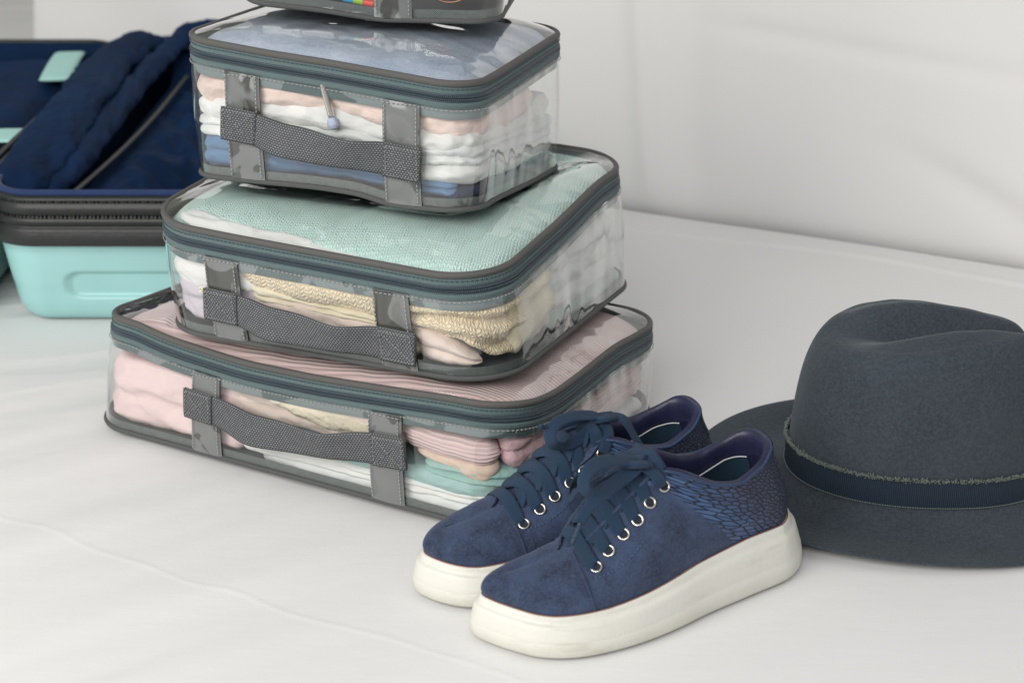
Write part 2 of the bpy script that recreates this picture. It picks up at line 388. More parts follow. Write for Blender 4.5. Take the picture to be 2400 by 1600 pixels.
def build_bag(b, label, straps, handle, H_web=.0226, group='clear packing cubes stacked in a tower', handle_bow=.0075, sag=.001):
    root = empty('packing_cube', (b.cx, b.cy, 0), b.yaw, label=label, category='packing cube', group=group)
    S = b.S; sd = b.seed
    # base: mesh skirt plus sagging belly
    ks = np.linspace(1, 0.02, 22); Ps = b.base[:, None] * np.array([1, 1, 0]) * ks[None, :, None]
    Ps[..., 2] = b.planeB(Ps[..., 0], Ps[..., 1]) + b.bdz[:, None] * ks ** 3 - b.belly * (1 - ks ** 4) + .001
    grid('base_panel', Ps, MT['belly'], root, cu=True, flip=True)
    zz = np.linspace(.001, .0078, 5); sg, zg = np.meshgrid(S, zz, indexing='ij')
    grid('mesh_skirt', b.wall(sg, zg, -.0012), MT['mesh'], root, cu=True)
    tube('base_piping', b.wall(S, .0005 + 0 * S, .0004), .0019, MT['base_piping'], root, closed=True)
    # wall vinyl
    hh = (b.rim - b.base)[:, 2]; tt = np.linspace(0, 1, 26)
    z = .0015 + (hh - .0143 - .0015)[:, None] * tt[None]
    s2 = np.repeat(S[:, None], 26, 1); P = b.wall(s2, z, .0002)
    env = np.sin(PI * tt) ** .7
    disp = .0011 * fbm(np.stack([P[..., 0] * 22 + sd, P[..., 1] * 22, P[..., 2] * 7], -1), 2) * env
    n = b.at(b.nrm, s2); P = P + n * (disp + .0004)[..., None]
    grid('clear_wall', P, MT['vinyl'], root, cu=True)
    # zipper tape
    def band(name, d0, d1, off, mat):
        d = np.linspace(d0, d1, 5); sg, dg = np.meshgrid(S, d, indexing='ij')
        s1 = np.linspace(0, b.L, b.N + 1); uv = np.stack(np.meshgrid(s1, d, indexing='ij'), -1)
        o = off + .0009 * np.sin(PI * (dg - d0) / (d1 - d0))
        return grid(name, b.down(sg, dg, o), mat, root, cu=True, uv=uv, flip=True)
    band('upper_zipper_tape', .0010, .0070, .0004, MT['tape']); band('lower_zipper_tape', .0102, .0152, .0006, MT['tape'])
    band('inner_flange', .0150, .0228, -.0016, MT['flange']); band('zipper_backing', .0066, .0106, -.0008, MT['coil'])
    # coils: two rows of teeth
    for k, dd in enumerate((.0077, .0095)):
        m = int(b.L / .00118); s = (np.arange(m) + .5 * k) / m
        C = b.down(s, dd + 0 * s, .0011); nn = b.at(b.nrm, s); T = unit(b.down(s + .001, dd + 0 * s) - b.down(s - .001, dd + 0 * s)); Bv = np.cross(nn, T)
        boxes('zipper_teeth', C, T, Bv, nn, (.00085, .0017, .0014), MT['coil'], root)
    for dd in (.0066, .0107): tube('zipper_cord', b.down(S, dd + 0 * S, .0010), .00065, MT['coil'], root, closed=True, k=6)
    tube('rim_piping', b.rim + np.array([0, 0, .0006]), .0024, MT['piping'], root, closed=True, k=12)
    dashes('wall_stitching', b.down(S, .0163 + 0 * S, .0012), b.nrm, MT['thread'], root, closed=True)
    dashes('tape_stitching', b.down(S, .0028 + 0 * S, .0014), b.nrm, MT['coil'], root, closed=True, w=.0005)
    # lid vinyl
    kk = np.linspace(.995, .02, 60); sg, kg = np.meshgrid(S[::2], kk, indexing='ij'); P = b.radial(sg, kg, 0, .0016)
    wr = .0006 * fbm(np.stack([P[..., 0] * 16, P[..., 1] * 16 + sd, P[..., 2] * 0 + 3], -1), 2) * (1 - kg ** 8)
    P[..., 2] += wr
    for _ in range(45):
        P[:, 1:-1, 2] = .25 * P[:, :-2, 2] + .5 * P[:, 1:-1, 2] + .25 * P[:, 2:, 2]; P[:, 3:, 2] = (.25 * np.roll(P, 1, 0) + .5 * P + .25 * np.roll(P, -1, 0))[:, 3:, 2]
    grid('clear_lid', P, MT['lid_vinyl'], root, cu=True, flip=True)
    # vertical straps
    for u in straps:
        u = b.map(u)
        s0, s1 = b.sf(u - .0130), b.sf(u + .0130); ss = np.linspace(s0, s1, 9)
        sg, tg = np.meshgrid(ss, np.linspace(0, 1, 22), indexing='ij'); hh_ = b.at((b.rim - b.base)[:, 2:3], sg)[..., 0]
        z = .002 + (hh_ - .0173) * tg
        e = np.linspace(0, 1, 9)[:, None]; edge = np.minimum(e, 1 - e) > .02
        off = .0014 + .0011 * edge * (1 + .5 * perlin(np.stack([sg * 90, z * 35, 0 * z + u * 50], -1)))
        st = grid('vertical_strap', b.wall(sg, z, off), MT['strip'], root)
        for q in (.07, .93):
            s_ = s0 + (s1 - s0) * q; zc = np.linspace(.004, float(z[4, -1]) - .001, 40)
            dashes('strap_stitching', b.wall(s_ + 0 * zc, zc, .0031), b.at(b.nrm, s_ + 0 * zc), MT['thread'], st, dash=.0019, gap=.0009)
        sc = np.linspace(s0, s1, 12); dashes('strap_stitching', b.wall(sc, z[4, -1] - .0012 + 0 * sc, .0031), b.at(b.nrm, sc), MT['thread'], st)
    # handle: webbing strap sewn to both straps
    (ua, da), (ub, db) = handle
    ua, ub = b.map(ua) if b.um[0] else ua, b.map(ub) if b.um[0] else ub
    n = 70; q = np.linspace(0, 1, n)
    u = ua + (ub - ua) * q
    bow = smooth((q - .13) / .25) * smooth((.87 - q) / .22)
    dist = da + (db - da) * q + sag * np.sin(PI * q) * bow
    off = .0042 + handle_bow * bow * (1 + .12 * np.sin(q * 19 + sd))
    s_ = b.sf(u); C = b.down(s_, dist, off); Nn = b.at(b.nrm, s_)
    tw = .35 * np.sin(2 * PI * q) * bow; Nn = Nn + np.array([0, 0, 1.0]) * tw[:, None]
    hd = ribbon('handle', C, Nn, H_web, .0016, MT['web'], root)
    for side, (uu, dd) in enumerate(((ua, da), (ub, db))):
        sg = 1 if side == 0 else -1
        u0, u1 = uu, uu + sg * .026
        un = np.linspace(u0, u1, 12); Cc = b.down(b.sf(un), dd + 0 * un + (db - da) * .03 * 0, .0056); nn = b.at(b.nrm, b.sf(un))
        ribbon('end_patch', Cc, nn, H_web + .0005, .0014, MT['web'], hd)
        def st_line(a, c):
            x = np.linspace(0, 1, 14); uu_ = u0 + (u1 - u0) * (a[0] + (c[0] - a[0]) * x); dv = dd + H_web * (a[1] + (c[1] - a[1]) * x)
            dashes('handle_stitching', b.down(b.sf(uu_), dv, .0064), b.at(b.nrm, b.sf(uu_)), MT['thread_dark'], hd, dash=.0016, gap=.0009, w=.00045)
        L = .42
        for a, c in (((.08, -L), (.08, L)), ((.92, -L), (.92, L)), ((.08, -L), (.92, -L)), ((.08, L), (.92, L)), ((.08, -L), (.92, L)), ((.08, L), (.92, -L))): st_line(a, c)
    return root

def cloth_block(b, name, s0, s1, zlo, zhi, mat, label, category='clothing', n=2, bul=.0025, inset=.004, depth=.035, noise=.0016, taper=.012, seed=0, drop=None, fs=1.0, gr=.65, group=None, diag=0.0, wob=1.0):
    """folded garment against the inside of the wall, spanning perimeter s0..s1 and heights zlo..zhi above the base (numbers or tables over s)."""
    full = abs(s1 - s0) > .999
    m = int(max(40, (s1 - s0) * b.L / .0016)); ss = np.linspace(s0, s1, m + (0 if full else 1), endpoint=not full)
    def tab(z):
        if np.isscalar(z): return np.full(len(ss), float(z))
        a = np.array(z, float); return np.interp((ss - s0) / (s1 - s0), a[:, 0], a[:, 1])
    zl, zh = tab(zlo), tab(zhi)
    wlf = lambda k, a: a * fbm(np.stack([np.cos(ss * 2 * PI) * 4.5 * fs + seed, np.sin(ss * 2 * PI) * 4.5 * fs, 0 * ss + k * 3.7], -1), 3)
    zl = zl + wlf(1, .0022 * wob); zh = zh + wlf(2, .0022 * wob); zh = np.maximum(zh, zl + .002)
    mo = 8 * n + 5; t = np.linspace(0, 1, mo)
    sg, tg = np.meshgrid(ss, t, indexing='ij')
    z = zl[:, None] + (zh - zl)[:, None] * tg
    wob_ = .28 * fbm(np.stack([sg * 16 * fs + seed, tg * 1.3, 0 * sg + seed], -1), 2) * (n > 1) + diag * (sg - s0) / (s1 - s0)
    env = np.sin(PI * np.clip(tg, 0, 1)) ** .35
    fold = np.abs(np.sin(PI * (n * tg + wob_ * env))) ** gr
    P = b.wall(sg, z, 0 * z)
    big = fbm(np.stack([P[..., 0] * 26 * fs + seed, P[..., 1] * 26 * fs, P[..., 2] * 48], -1), 3)
    rd = ridge(np.stack([P[..., 0] * 19 * fs + seed * 3, P[..., 1] * 19 * fs, P[..., 2] * 60], -1), 2)
    off = -inset - bul * 1.1 + bul * fold * (.4 + .6 * env) + noise * (big * 1.3 + .5 * rd - .4)
    if not full:
        dd = np.minimum(sg - s0, s1 - sg) * b.L; e = np.sqrt(np.clip(1 - (1 - np.clip(dd / taper, 0, 1)) ** 2, 0, 1))
        off = off - (1 - e) * min(.010, taper)
        zm = ((zl + zh) / 2)[:, None]; z = zm + (z - zm) * (.35 + .65 * e)
    off = off + .0014 * (ridge(np.stack([P[..., 0] * 46 + seed, P[..., 1] * 46, P[..., 2] * 105 + P[..., 0] * 20], -1), 2) - .55)
    off = np.minimum(off, -.0016)
    Po = b.wall(sg, z, off)
    zt, zb = z[:, -1], z[:, 0]
    inn = [b.wall(ss, zt + .0006, off[:, -1] - .004), b.wall(ss, zt + .0002, -depth + 0 * ss), b.wall(ss, zb, -depth + 0 * ss), b.wall(ss, zb - .0003, off[:, 0] - .004)]
    P = np.concatenate([Po, np.stack(inn, 1)], 1)
    vv = np.r_[t * float(np.mean(zh - zl)) * 1.3, [.012, .05, .06, .07, .08]]
    uu = (np.append(ss, s1) if full else ss) * b.L
    uv = np.stack(np.meshgrid(uu, vv, indexing='ij'), -1)
    P0 = grid(name, P, mat, None, cu=full, cv=True, uv=uv, flip=False, label=label, category=category, group=group)
    P0.location = (b.cx, b.cy, 0); P0.rotation_euler = (0, 0, b.yaw)
    return P0
def lid_cloth(b, name, mat, label, inset=.006, noise=.0020, thick=.016, fs=1.0, seed=0, disp=None, category='clothing', edge=.005, smax=None, rot=0.0, wr=1.0):
    """garment filling the top of the cube, just under the lid"""
    n = 560; S = np.arange(n) / n
    ku = np.r_[np.linspace(.02, .86, 120), np.linspace(.865, 1, 34)]
    sg, kg = np.meshgrid(S, ku, indexing='ij')
    P = b.radial(sg, kg, inset, -.0022)
    d = (1 - kg) * .5 * min(b.w, b.d)
    P[..., 2] -= edge * np.clip(1 - d / .009, 0, 1) ** 2
    Q = np.stack([P[..., 0] * 20 * fs + seed, P[..., 1] * 20 * fs, 0 * d + seed], -1)
    P[..., 2] += noise * wr * (fbm(Q, 3) - .25 + .35 * (ridge(Q * .8, 2) - .5)) * np.clip(d / .004, .3, 1)
    if disp is not None: P[..., 2] += disp(P[..., 0], P[..., 1])
    sd = []
    for f, zo in ((.0005, .004), (.0, .009), (-.003, thick), (-.02, thick + .002)):
        Rr = b.radial(S, 1 + 0 * S, inset - f * .5, -.0022 - edge - zo); sd.append(Rr)
    P = np.concatenate([P, np.stack(sd, 1)], 1)
    c, s_ = math.cos(rot), math.sin(rot)
    U = P[..., 0] * c + P[..., 1] * s_; V = -P[..., 0] * s_ + P[..., 1] * c + 0
    uv = np.stack([U, V], -1); uv = np.concatenate([uv, uv[:1]], 0)
    o = grid(name, P, mat, None, cu=True, uv=uv, flip=False, label=label, category=category)
    o.location = (b.cx, b.cy, 0); o.rotation_euler = (0, 0, b.yaw)
    return o

# ------------------------------------------------------------------ the tower of cubes: numbers
A = Bag(-.1006, 1.1063, -.501, .36, .239, 0.004, .0753, 0, 0, 0, 0, .0028, -.0651, .0365, 0,
        rim_dz=[(.50, 2), (.551, 7), (.575, 1), (.596, -1.4), (.65, -5.4), (.704, -4.2), (.758, 0), (.803, 4), (.838, 2.2), (.872, -3), (.909, -1.2), (.954, 2.5), (.99, 0)], bulge=.010, seed=1, lean=.0185)
B = Bag(-.0753, 1.1125, -.4229, .2611, .2569, .0907, .0855, -.0063, -.0012, .0095, -.0454, -.0257, .0576, .0417, .0031,
        rim_dz=[(.03, -1), (.5, 1.5), (.6, 0), (.9, 0), (.968, 3)], bulge=.011, seed=2)
Cb = Bag(-.0919, 1.125, -.3573, .2107, .1872, .1876, .094, 0, .0011, -.0204, -.0849, -.0602, -.0101, .026, -.0002,
        rim_dz=[(.541, 3), (.611, 1.4), (.667, 1.2), (.776, -1), (.85, -1.4), (.986, 1.2)], base_dz=[(.527, 0), (.653, 3.5), (.695, 2.9), (.723, -1.9), (.793, 0), (.848, .9), (.945, -1.6)], bulge=.0120, seed=3)
D = Bag(-.0905, 1.160, -.115, .177, .118, .3035, .060, 0, .004, -.052, 0, -.052, 0, .022, 0,
        base_dz=[(.52, 1), (.62, -1), (.70, -4.5), (.78, -2), (.86, 0), (.1, 1), (.2, -3), (.3, 1)], bulge=.005, seed=4)
A.um = (-.095, -.0654, 1.129); B.um = (-.085, -.0665, .982); Cb.um = (-.067, -.0570, .990)
A.belly, B.belly, Cb.belly, D.belly = 0.0, .003, .009, .004
def cap_under(low, up):
    old = low.radial
    def radial(s, k, inset=0.0, dz=0.0):
        P = old(s, k, inset, dz)
        cl, sl = math.cos(low.yaw), math.sin(low.yaw); x = low.cx + P[..., 0] * cl - P[..., 1] * sl; y = low.cy + P[..., 0] * sl + P[..., 1] * cl
        cu, su = math.cos(up.yaw), math.sin(up.yaw); dx, dy = x - up.cx, y - up.cy; u = dx * cu + dy * su; v = -dx * su + dy * cu
        k2 = np.maximum(np.abs(u) / (up.w / 2), np.abs(v) / (up.d / 2))
        zc = up.planeB(u, v) - up.belly * (1 - np.clip(k2, 0, 1) ** 4) - .0035 + .06 * np.clip(k2 - 1.02, 0, None) + min(0, dz)
        P[..., 2] = np.where(k > .97, P[..., 2], np.minimum(P[..., 2], np.maximum(zc, P[..., 2] - .03)))
        return P
    low.radial = radial
cap_under(A, B); cap_under(B, Cb); cap_under(Cb, D)

# ------------------------------------------------------------------ the surface, the backrest, the wall
def bed_height(X, Y):
    al, ac = X * .84 + Y * .54, -X * .54 + Y * .84      # folds fan out from the cube's corner down to the left
    left = smooth((.02 - X) / .30); far = smooth((Y - .98) / .3)
    wig = .03 * fbm(np.stack([al * 3, ac * 3, 0 * X + 5], -1), 2)
    h = .0062 * fbm(np.stack([al * 1.6, (ac + wig) * 9.0, 0 * X + 1.5], -1), 2) * (.25 + .75 * left) + .0016 * fbm(np.stack([al * 5, (ac + wig) * 26, 0 * X + 4], -1), 2) * (.15 + .85 * left)
    q2 = np.stack([X * 4 + Y * 3.0, Y * 22 - X * 7, 0 * X + 4.5], -1)
    h = h + .0040 * fbm(q2, 2) * left * far
    return np.minimum(h - .0020, -.0004)
def seam_mask(X, Y):   # a stitched seam line of the sheet running down to the right
    t = np.interp(X, SEAM[:, 0], SEAM[:, 1]); return np.exp(-((Y - t) / .0011) ** 2) * .00045
def unp(px, py, z=0.0):
    u = (px - 1200) / FPX; v = (800 - py) / FPX; c, s = math.cos(PITCH), math.sin(PITCH)
    d = np.array([u, c + v * s, -s + v * c]); t = (z - CAM_H) / d[2]; return np.array([0, 0, CAM_H]) + t * d
SEAM = spline([unp(*p)[:2] for p in ((-200, 1150), (0, 1203), (100, 1228), (210, 1272), (350, 1312), (450, 1352), (560, 1372), (700, 1428), (900, 1480), (1000, 1515), (1200, 1580), (1500, 1700))], 300)
s = NT('white_sheet'); o = s.obj()
wv = s.noise(s.stretch(o, (1, 2.2, 1)), 420, 3); cz = s.noise(s.stretch(o, (9, 26, 9)), 1.0, 4, .55)
fine = s.noise(s.stretch(o, (35, 130, 35)), 1.0, 4, .6)
bb = s.bump(wv, .00016, .6); bb = s.bump(fine, .00030, .6, bb); bb = s.bump(cz, .0012, .4, bb)
spk = s.noise(o, 55, 1); q = s.n('SeparateXYZ', {0: o}); wm = s.n('MapRange', {0: q.outputs[0], 1: -.4, 2: .35}).outputs[0]
col = s.mix(s.noise(o, 3.0, 2), (.770, .765, .768), (.785, .770, .748))
MT['sheet'] = s.done(col, .9, bb, Sheen_Weight=.1)
xs = np.r_[np.linspace(-1.6, -.62, 60), np.linspace(-.61, .62, 620), np.linspace(.63, 1.4, 50)]; ys = np.r_[np.linspace(.25, .60, 40), np.linspace(.6025, 1.35, 380), np.linspace(1.354, 1.44, 30), np.linspace(1.4412, 1.80, 300), np.linspace(1.806, 3.2, 240)]
X, Y = np.meshgrid(xs, ys, indexing='ij')
def back_line(x): return 1.652 - .490 * (x - .118) - .02 * np.maximum(x - .30, 0)
Zb = bed_height(X, Y) + seam_mask(X, Y)
dl = back_line(X) - Y
Zb = Zb + .0022 * np.exp(-((dl - .085 - .01 * np.sin(X * 14)) / .006) ** 2) * smooth((X - .05) / .1) - .030 * smooth((.0350 - dl) / .0065)
grid('sheet_covered_seat', np.stack([X, Y, Zb], -1), MT['sheet'], None, kind='structure', label='white sheet covered sofa seat under the luggage')
# backrest: rises behind the seat, rounded foot and soft folds
d_ = unit([1, -.490, 0]); nb_ = np.array([d_[1], -d_[0], 0]) * -1   # nb_ points away from camera
nb_ = np.array([.440, .898, 0])
L0 = np.array([.118, 1.652, 0])
aa = np.linspace(-.835, 1.1, 420); hh = np.linspace(0, 1, 170)
a, t = np.meshgrid(aa, hh, indexing='ij')
zz = -.034 + t * .67; bulge = .030 * np.sin(np.clip(t * 3.3, 0, PI / 2)) ** .8
bulge = .024 * (1 - np.exp(-np.clip(t - .02, 0, 1) / .014))
tilt = .10 * t
depth = tilt - bulge
fold = .016 * fbm(np.stack([a * 3.1 + t * 1.2, t * 1.6, 0 * a + 2], -1), 2)
vf = .007 * (np.exp(-((a - .045 + t * .10) / .014) ** 2) - .8 * np.exp(-((a - .085 + t * .06) / .022) ** 2)) * smooth(t / .15)
dg = .007 * np.exp(-((a - .50 + (t * .66 - .02) * 1.9) / .035) ** 2) * smooth(t / .03) * smooth((.22 - t) / .1)
dg += .003 * np.exp(-((t - .31 + (a - .3) * .12) / .016) ** 2) * smooth((a - .05) / .1) * smooth((.6 - a) / .2)
endr = np.clip(-(a + .775) / .06, 0, 1); depth = depth + .10 * endr ** 2
P = L0 + a[..., None] * d_ + (depth - fold * smooth(t / .08) * .9 - vf + dg)[..., None] * nb_; P[..., 2] = zz
grid('sheet_covered_backrest', P, MT['sheet'], None, flip=False, kind='structure', label='white sheet covered sofa backrest')
s = NT('plaster_wall'); MT['wall'] = s.done(s.ramp(s.noise(s.obj(), 8, 3), (.36, .36, .30), (.42, .42, .36), .3, .7), .9, s.bump(s.noise(s.obj(), 90, 3), .001, .4))
raw('room_wall', [[-2.2, 3.2, -.2], [2, 3.2, -.2], [2, 3.2, 1.6], [-2.2, 3.2, 1.6]], [[0, 1, 2, 3]], MT['wall'], kind='structure', label='beige room wall far behind the sofa')

# ------------------------------------------------------------------ cubes
GR = 'clear packing cubes stacked in a tower'
build_bag(A, 'widest clear packing cube at the bottom of the stack, pink clothes inside', (-.095, .040), ((-.110, .0395), (.056, .0410)))
build_bag(B, 'middle clear packing cube with mint knit on top, resting on the widest cube', (-.085, .045), ((-.100, .0480), (.061, .0510)))
build_bag(Cb, 'deep clear packing cube with light blue shirt on top, above the mint one', (-.067, .049), ((-.082, .0500), (.064, .0540)), handle_bow=.0075)
build_bag(D, 'smallest clear packing cube at the top, cut off by the photo edge', (.017,), ((-.05, .030), (.04, .030)))

# materials for clothes
K = dict(
 pink_rib=rib('pink_ribbed_jersey', (.84, .62, .60), .0034, .0007, axis=1, dark=.74), chambray=None,
 mint_knit=knit('mint_knit', (.74, 1.0, .93), .0036, .0031, .0007, dark=.72, var=.03), crochet=knit('cream_crochet', (1.0, .83, .57), .0052, .0040, .0010, dark=.76, var=.16, wk=1.5, ws=110),
 pink_tee=cloth('pink_cotton', (.84, .64, .63), .06), white=cloth('white_cotton', (.80, .79, .77), .05), white2=cloth('ivory_cotton', (.78, .76, .72), .06),
 white3=cloth('white_linen', (.76, .77, .76), .07, weave=900), peach=cloth('peach_terry', (.88, .69, .62), .16, weave=420, bump=.0011, fuzz=.5),
 blue=cloth('blue_cotton', (.11, .205, .35), .25), navy=cloth('navy_cotton', (.012, .022, .06), .3), mint=cloth('mint_towelling', (.33, .53, .49), .12, weave=500, bump=.0009),
 teal=cloth('pale_teal_jersey', (.36, .55, .53), .1), sage=cloth('sage_rib', (.42, .50, .46), .12), blush=cloth('blush_cotton', (.80, .66, .59), .08),
 beige=cloth('beige_cotton', (.72, .56, .45), .1), lace=cloth('cream_lace', (.84, .74, .58), .14, weave=260, bump=.002), mauve=cloth('mauve_knit', (.72, .48, .50), .14, weave=380, bump=.0016),
 lilac=cloth('lilac_cotton', (.58, .52, .58), .12), olive=cloth('cream_gauze', (.80, .72, .54), .16, weave=500, bump=.001), dark=cloth('black_pouch_cloth', (.012, .016, .017), .3, fuzz=.1),
)
s = NT('chambray'); o = s.obj(); U, V, uv = s.uv()
sl = s.noise(s.stretch(uv, (160, 1500, 1)), 1.0, 3, .7); sl2 = s.noise(s.stretch(uv, (1500, 160, 1)), 1.0, 3, .7); cl = s.noise(o, 26, 4)
m_ = s.math('MULTIPLY_ADD', s.math('ADD', sl, sl2), .5, 0.0)
c = s.ramp(s.math('ADD', s.math('MULTIPLY', m_, .6), s.math('MULTIPLY', cl, .4)), (.21, .275, .41), (.58, .63, .72), .36, .64)
K['chambray'] = s.done(c, .85, s.bump(m_, .0003, 1.0), Sheen_Weight=.2)

# --- widest cube
rib_d = lambda u, v: -.0030 * np.exp(-((v + .055) / .05) ** 2) * 0
lid_cloth(A, 'jersey_top', K['pink_rib'], 'pink ribbed jersey top folded flat under the lid of the widest cube', inset=.008, noise=.0022, seed=2, rot=.10)
R1 = A.sr(-.07)
cloth_block(A, 'tee_shirt', A.sg(-.158) - .105, A.sg(-.068), .006, .0545, K['pink_tee'], 'plain pink cotton shirt bulging at the left end of the widest cube', n=2, bul=.0045, inset=.003, noise=.0035, seed=5, fs=.7, diag=.15)
cloth_block(A, 'long_sleeve_top', A.sg(-.085), A.sg(.045), [(0, .036), (.5, .034), (1, .036)], [(0, .062), (1, .062)], K['blush'], 'peach cotton top folded between the two straps of the widest cube', n=2, bul=.003, seed=8, noise=.0028, inset=.005)
cloth_block(A, 'lace_blouse', A.sg(-.052), A.sg(.036), [(0, .052), (.5, .041), (1, .040)], [(0, .060), (.3, .060), (1, .058)], K['lace'], 'cream lace blouse peeping above the handle of the widest cube', n=1, bul=.004, seed=9, noise=.003, inset=.002)
cloth_block(A, 'teal_jersey', A.sg(-.085), A.sg(.112), [(0, .020), (1, .018)], [(0, .034), (.6, .030), (1, .029)], K['teal'], 'pale teal jersey folded in the lower half of the widest cube', n=1, bul=.002, seed=11, noise=.0015)
cloth_block(A, 'mint_towel', A.sg(.060), A.sr(-.062), [(0, .0285), (1, .023)], [(0, .039), (1, .037)], K['mint'], 'mint towelling cloth with thick rounded folds near the shoes', n=2, bul=.0045, inset=.003, seed=12, noise=.0014)
cloth_block(A, 'white_trousers', A.sg(-.075), A.sr(-.04), [(0, .008), (1, .011)], [(0, .0205), (1, .0195)], K['white'], 'white cotton trousers folded under the teal jersey', n=2, bul=.003, seed=13, noise=.0012)
cloth_block(A, 'white_shirt', A.sg(-.06), A.sr(.10), [(0, .001), (1, .001)], [(0, .0105), (1, .0115)], K['white3'], 'thin white shirt lying lowest in the widest cube', n=1, bul=.003, seed=14, noise=.001)
cloth_block(A, 'ribbed_cardigan', A.sg(.046), A.sg(.128), [(0, .044), (.8, .039), (1, .043)], [(0, .058), (1, .057)], K['pink_rib'], 'pink ribbed cardigan rolled right of the second strap in the widest cube', n=1, bul=.006, inset=.002, seed=15, noise=.0014)
cloth_block(A, 'beige_slip', A.sg(.055), A.sg(.126), [(0, .039), (.35, .036), (.8, .030), (1, .036)], [(0, .046), (.6, .042), (1, .043)], K['beige'], 'beige slip drooping below the ribbed cardigan', n=1, bul=.003, inset=.0035, seed=16, noise=.002)
cloth_block(A, 'lace_trim', A.sg(.122), A.sg(.150), [(0, .040), (.5, .036), (1, .042)], [(0, .062), (1, .062)], K['lace'], 'cream lace trim hanging between pink clothes', n=1, bul=.004, inset=.003, seed=17, noise=.004, taper=.006)
cloth_block(A, 'mauve_sweater', A.sg(.142), A.sr(-.045), [(0, .038), (1, .036)], [(0, .062), (1, .062)], K['mauve'], 'mauve knitted sweater bunched at the near corner of the widest cube', n=2, bul=.005, inset=.002, seed=18, noise=.0036, fs=1.4)
cloth_block(A, 'side_rib', A.sr(-.052), A.sr(.10), .018, [(0, .062), (1, .060)], K['pink_rib'], 'pink ribbed skirt filling the right side of the widest cube', n=3, bul=.004, inset=.004, seed=19, noise=.003)
# --- middle cube
lid_cloth(B, 'knit_sweater', K['mint_knit'], 'mint green knitted sweater under the lid of the middle cube', inset=.0045, noise=.0018, seed=4, rot=.25,
          disp=lambda u, v: -.0060 * smooth(((-.1060 - .13 * (u + .118) + .0035 * np.sin(u * 60)) - v) / .003) * smooth((.034 - u) / .02) + .0016 * np.tanh((u - .012 - .35 * (v + .05)) / .003) * smooth((.0 - v) / .04) + .0008)
def lidstrip(b, name, mat, label, pts, w, seed):
    pts = np.array(pts, float); q = np.linspace(0, 1, 90); u = np.interp(q, np.linspace(0, 1, len(pts)), pts[:, 0]); v = np.interp(q, np.linspace(0, 1, len(pts)), pts[:, 1])
    C = np.zeros((90, 3)); n_ = 23; x = np.linspace(-1, 1, n_); P = np.zeros((90, n_, 3))
    for i in range(90):
        wi = w * math.sqrt(max(0, 1 - (2 * q[i] - 1) ** 6)) * (1 + .2 * math.sin(q[i] * 9 + seed)); P[i, :, 0] = u[i]; P[i, :, 1] = v[i] + x * wi / 2
    k = np.maximum(np.abs(P[..., 0]) / (b.w / 2), np.abs(P[..., 1]) / (b.d / 2))
    P[..., 2] = b.planeT(P[..., 0], P[..., 1]) + b.lidz(k) - .0048 + .0030 * (1 - x[None] ** 4) - .001 + .0016 * ridge(np.stack([P[..., 0] * 12, P[..., 1] * 70, 0 * k + 3], -1), 2)
    P[..., 2] += .0012 * fbm(np.stack([P[..., 0] * 60, P[..., 1] * 120, 0 * k + seed], -1), 3)
    o = grid(name, P, mat, None, flip=False, label=label, category='clothing'); o.location = (b.cx, b.cy, 0); o.rotation_euler = (0, 0, b.yaw)
lidstrip(B, 'folded_camisole', K['white'], 'white camisole edge beside the mint sweater under the lid', [(-.117, -.109), (-.085, -.1145), (-.03, -.1195), (.034, -.1245)], .014, 1)
cloth_block(B, 'white_blouse', B.sg(-.105) - .12, B.sg(-.060), .034, .062, K['white'], 'white blouse folded at the upper left of the middle cube', n=2, bul=.003, seed=21, noise=.0022, fs=.8)
cloth_block(B, 'lilac_blouse', B.sg(-.105) - .12, B.sg(-.058), .008, .036, K['lilac'], 'pale lilac blouse at the lower left of the middle cube', n=2, bul=.004, seed=22, noise=.004, fs=1.2)
cloth_block(B, 'crochet_shawl', B.sg(-.078), B.sg(.050), [(0, .040), (.4, .034), (1, .030)], [(0, .060), (1, .060)], K['crochet'], 'cream crochet shawl behind the handle of the middle cube', n=1, bul=.006, inset=.002, seed=23, noise=.003)
cloth_block(B, 'cream_gauze_scarf', B.sg(-.070), B.sg(.040), [(0, .030), (1, .026)], [(0, .042), (.4, .036), (1, .032)], K['olive'], 'cream gauze scarf wrinkled under the crochet shawl', n=2, bul=.003, inset=.004, seed=24, noise=.003)
cloth_block(B, 'blush_vest', B.sg(-.075), B.sg(.060), .008, [(0, .036), (1, .030)], K['blush'], 'blush cotton vest low behind the handle of the middle cube', n=2, bul=.003, inset=.005, seed=25, noise=.002)
cloth_block(B, 'crochet_sweater', B.sg(.046), B.sr(-.072), [(0, .030), (.4, .022), (.62, .010), (1, .006)], [(0, .060), (1, .058)], K['crochet'], 'cream crochet sweater folded in thick ridges at the near corner of the middle cube', n=3, bul=.009, inset=.0015, seed=26, noise=.0036, diag=-.9, gr=.9)
cloth_block(B, 'beige_trousers', B.sg(.050), B.sg(.112), .006, [(0, .033), (.5, .024), (1, .010)], K['blush'], 'pale beige trousers wrinkled below the crochet sweater', n=2, bul=.004, inset=.003, seed=27, noise=.0034, taper=.02)
cloth_block(B, 'gauze_skirt', B.sr(-.094), B.sr(-.020), [(0, .006), (1, .010)], [(0, .062), (1, .060)], K['olive'], 'cream gauze skirt pleated on the right side of the middle cube', n=2, bul=.005, inset=.003, seed=28, noise=.005, fs=1.5)
cloth_block(B, 'white_tunic', B.sr(-.030), B.sr(.10), [(0, .010), (1, .012)], [(0, .062), (1, .060)], K['white3'], 'white tunic folded at the back right of the middle cube', n=3, bul=.005, seed=29, noise=.005, fs=1.2)
cloth_block(B, 'sage_top', B.sr(-.03), B.sr(.11), .002, .014, K['sage'], 'sage green top under the white tunic', n=1, bul=.003, seed=30, noise=.002)
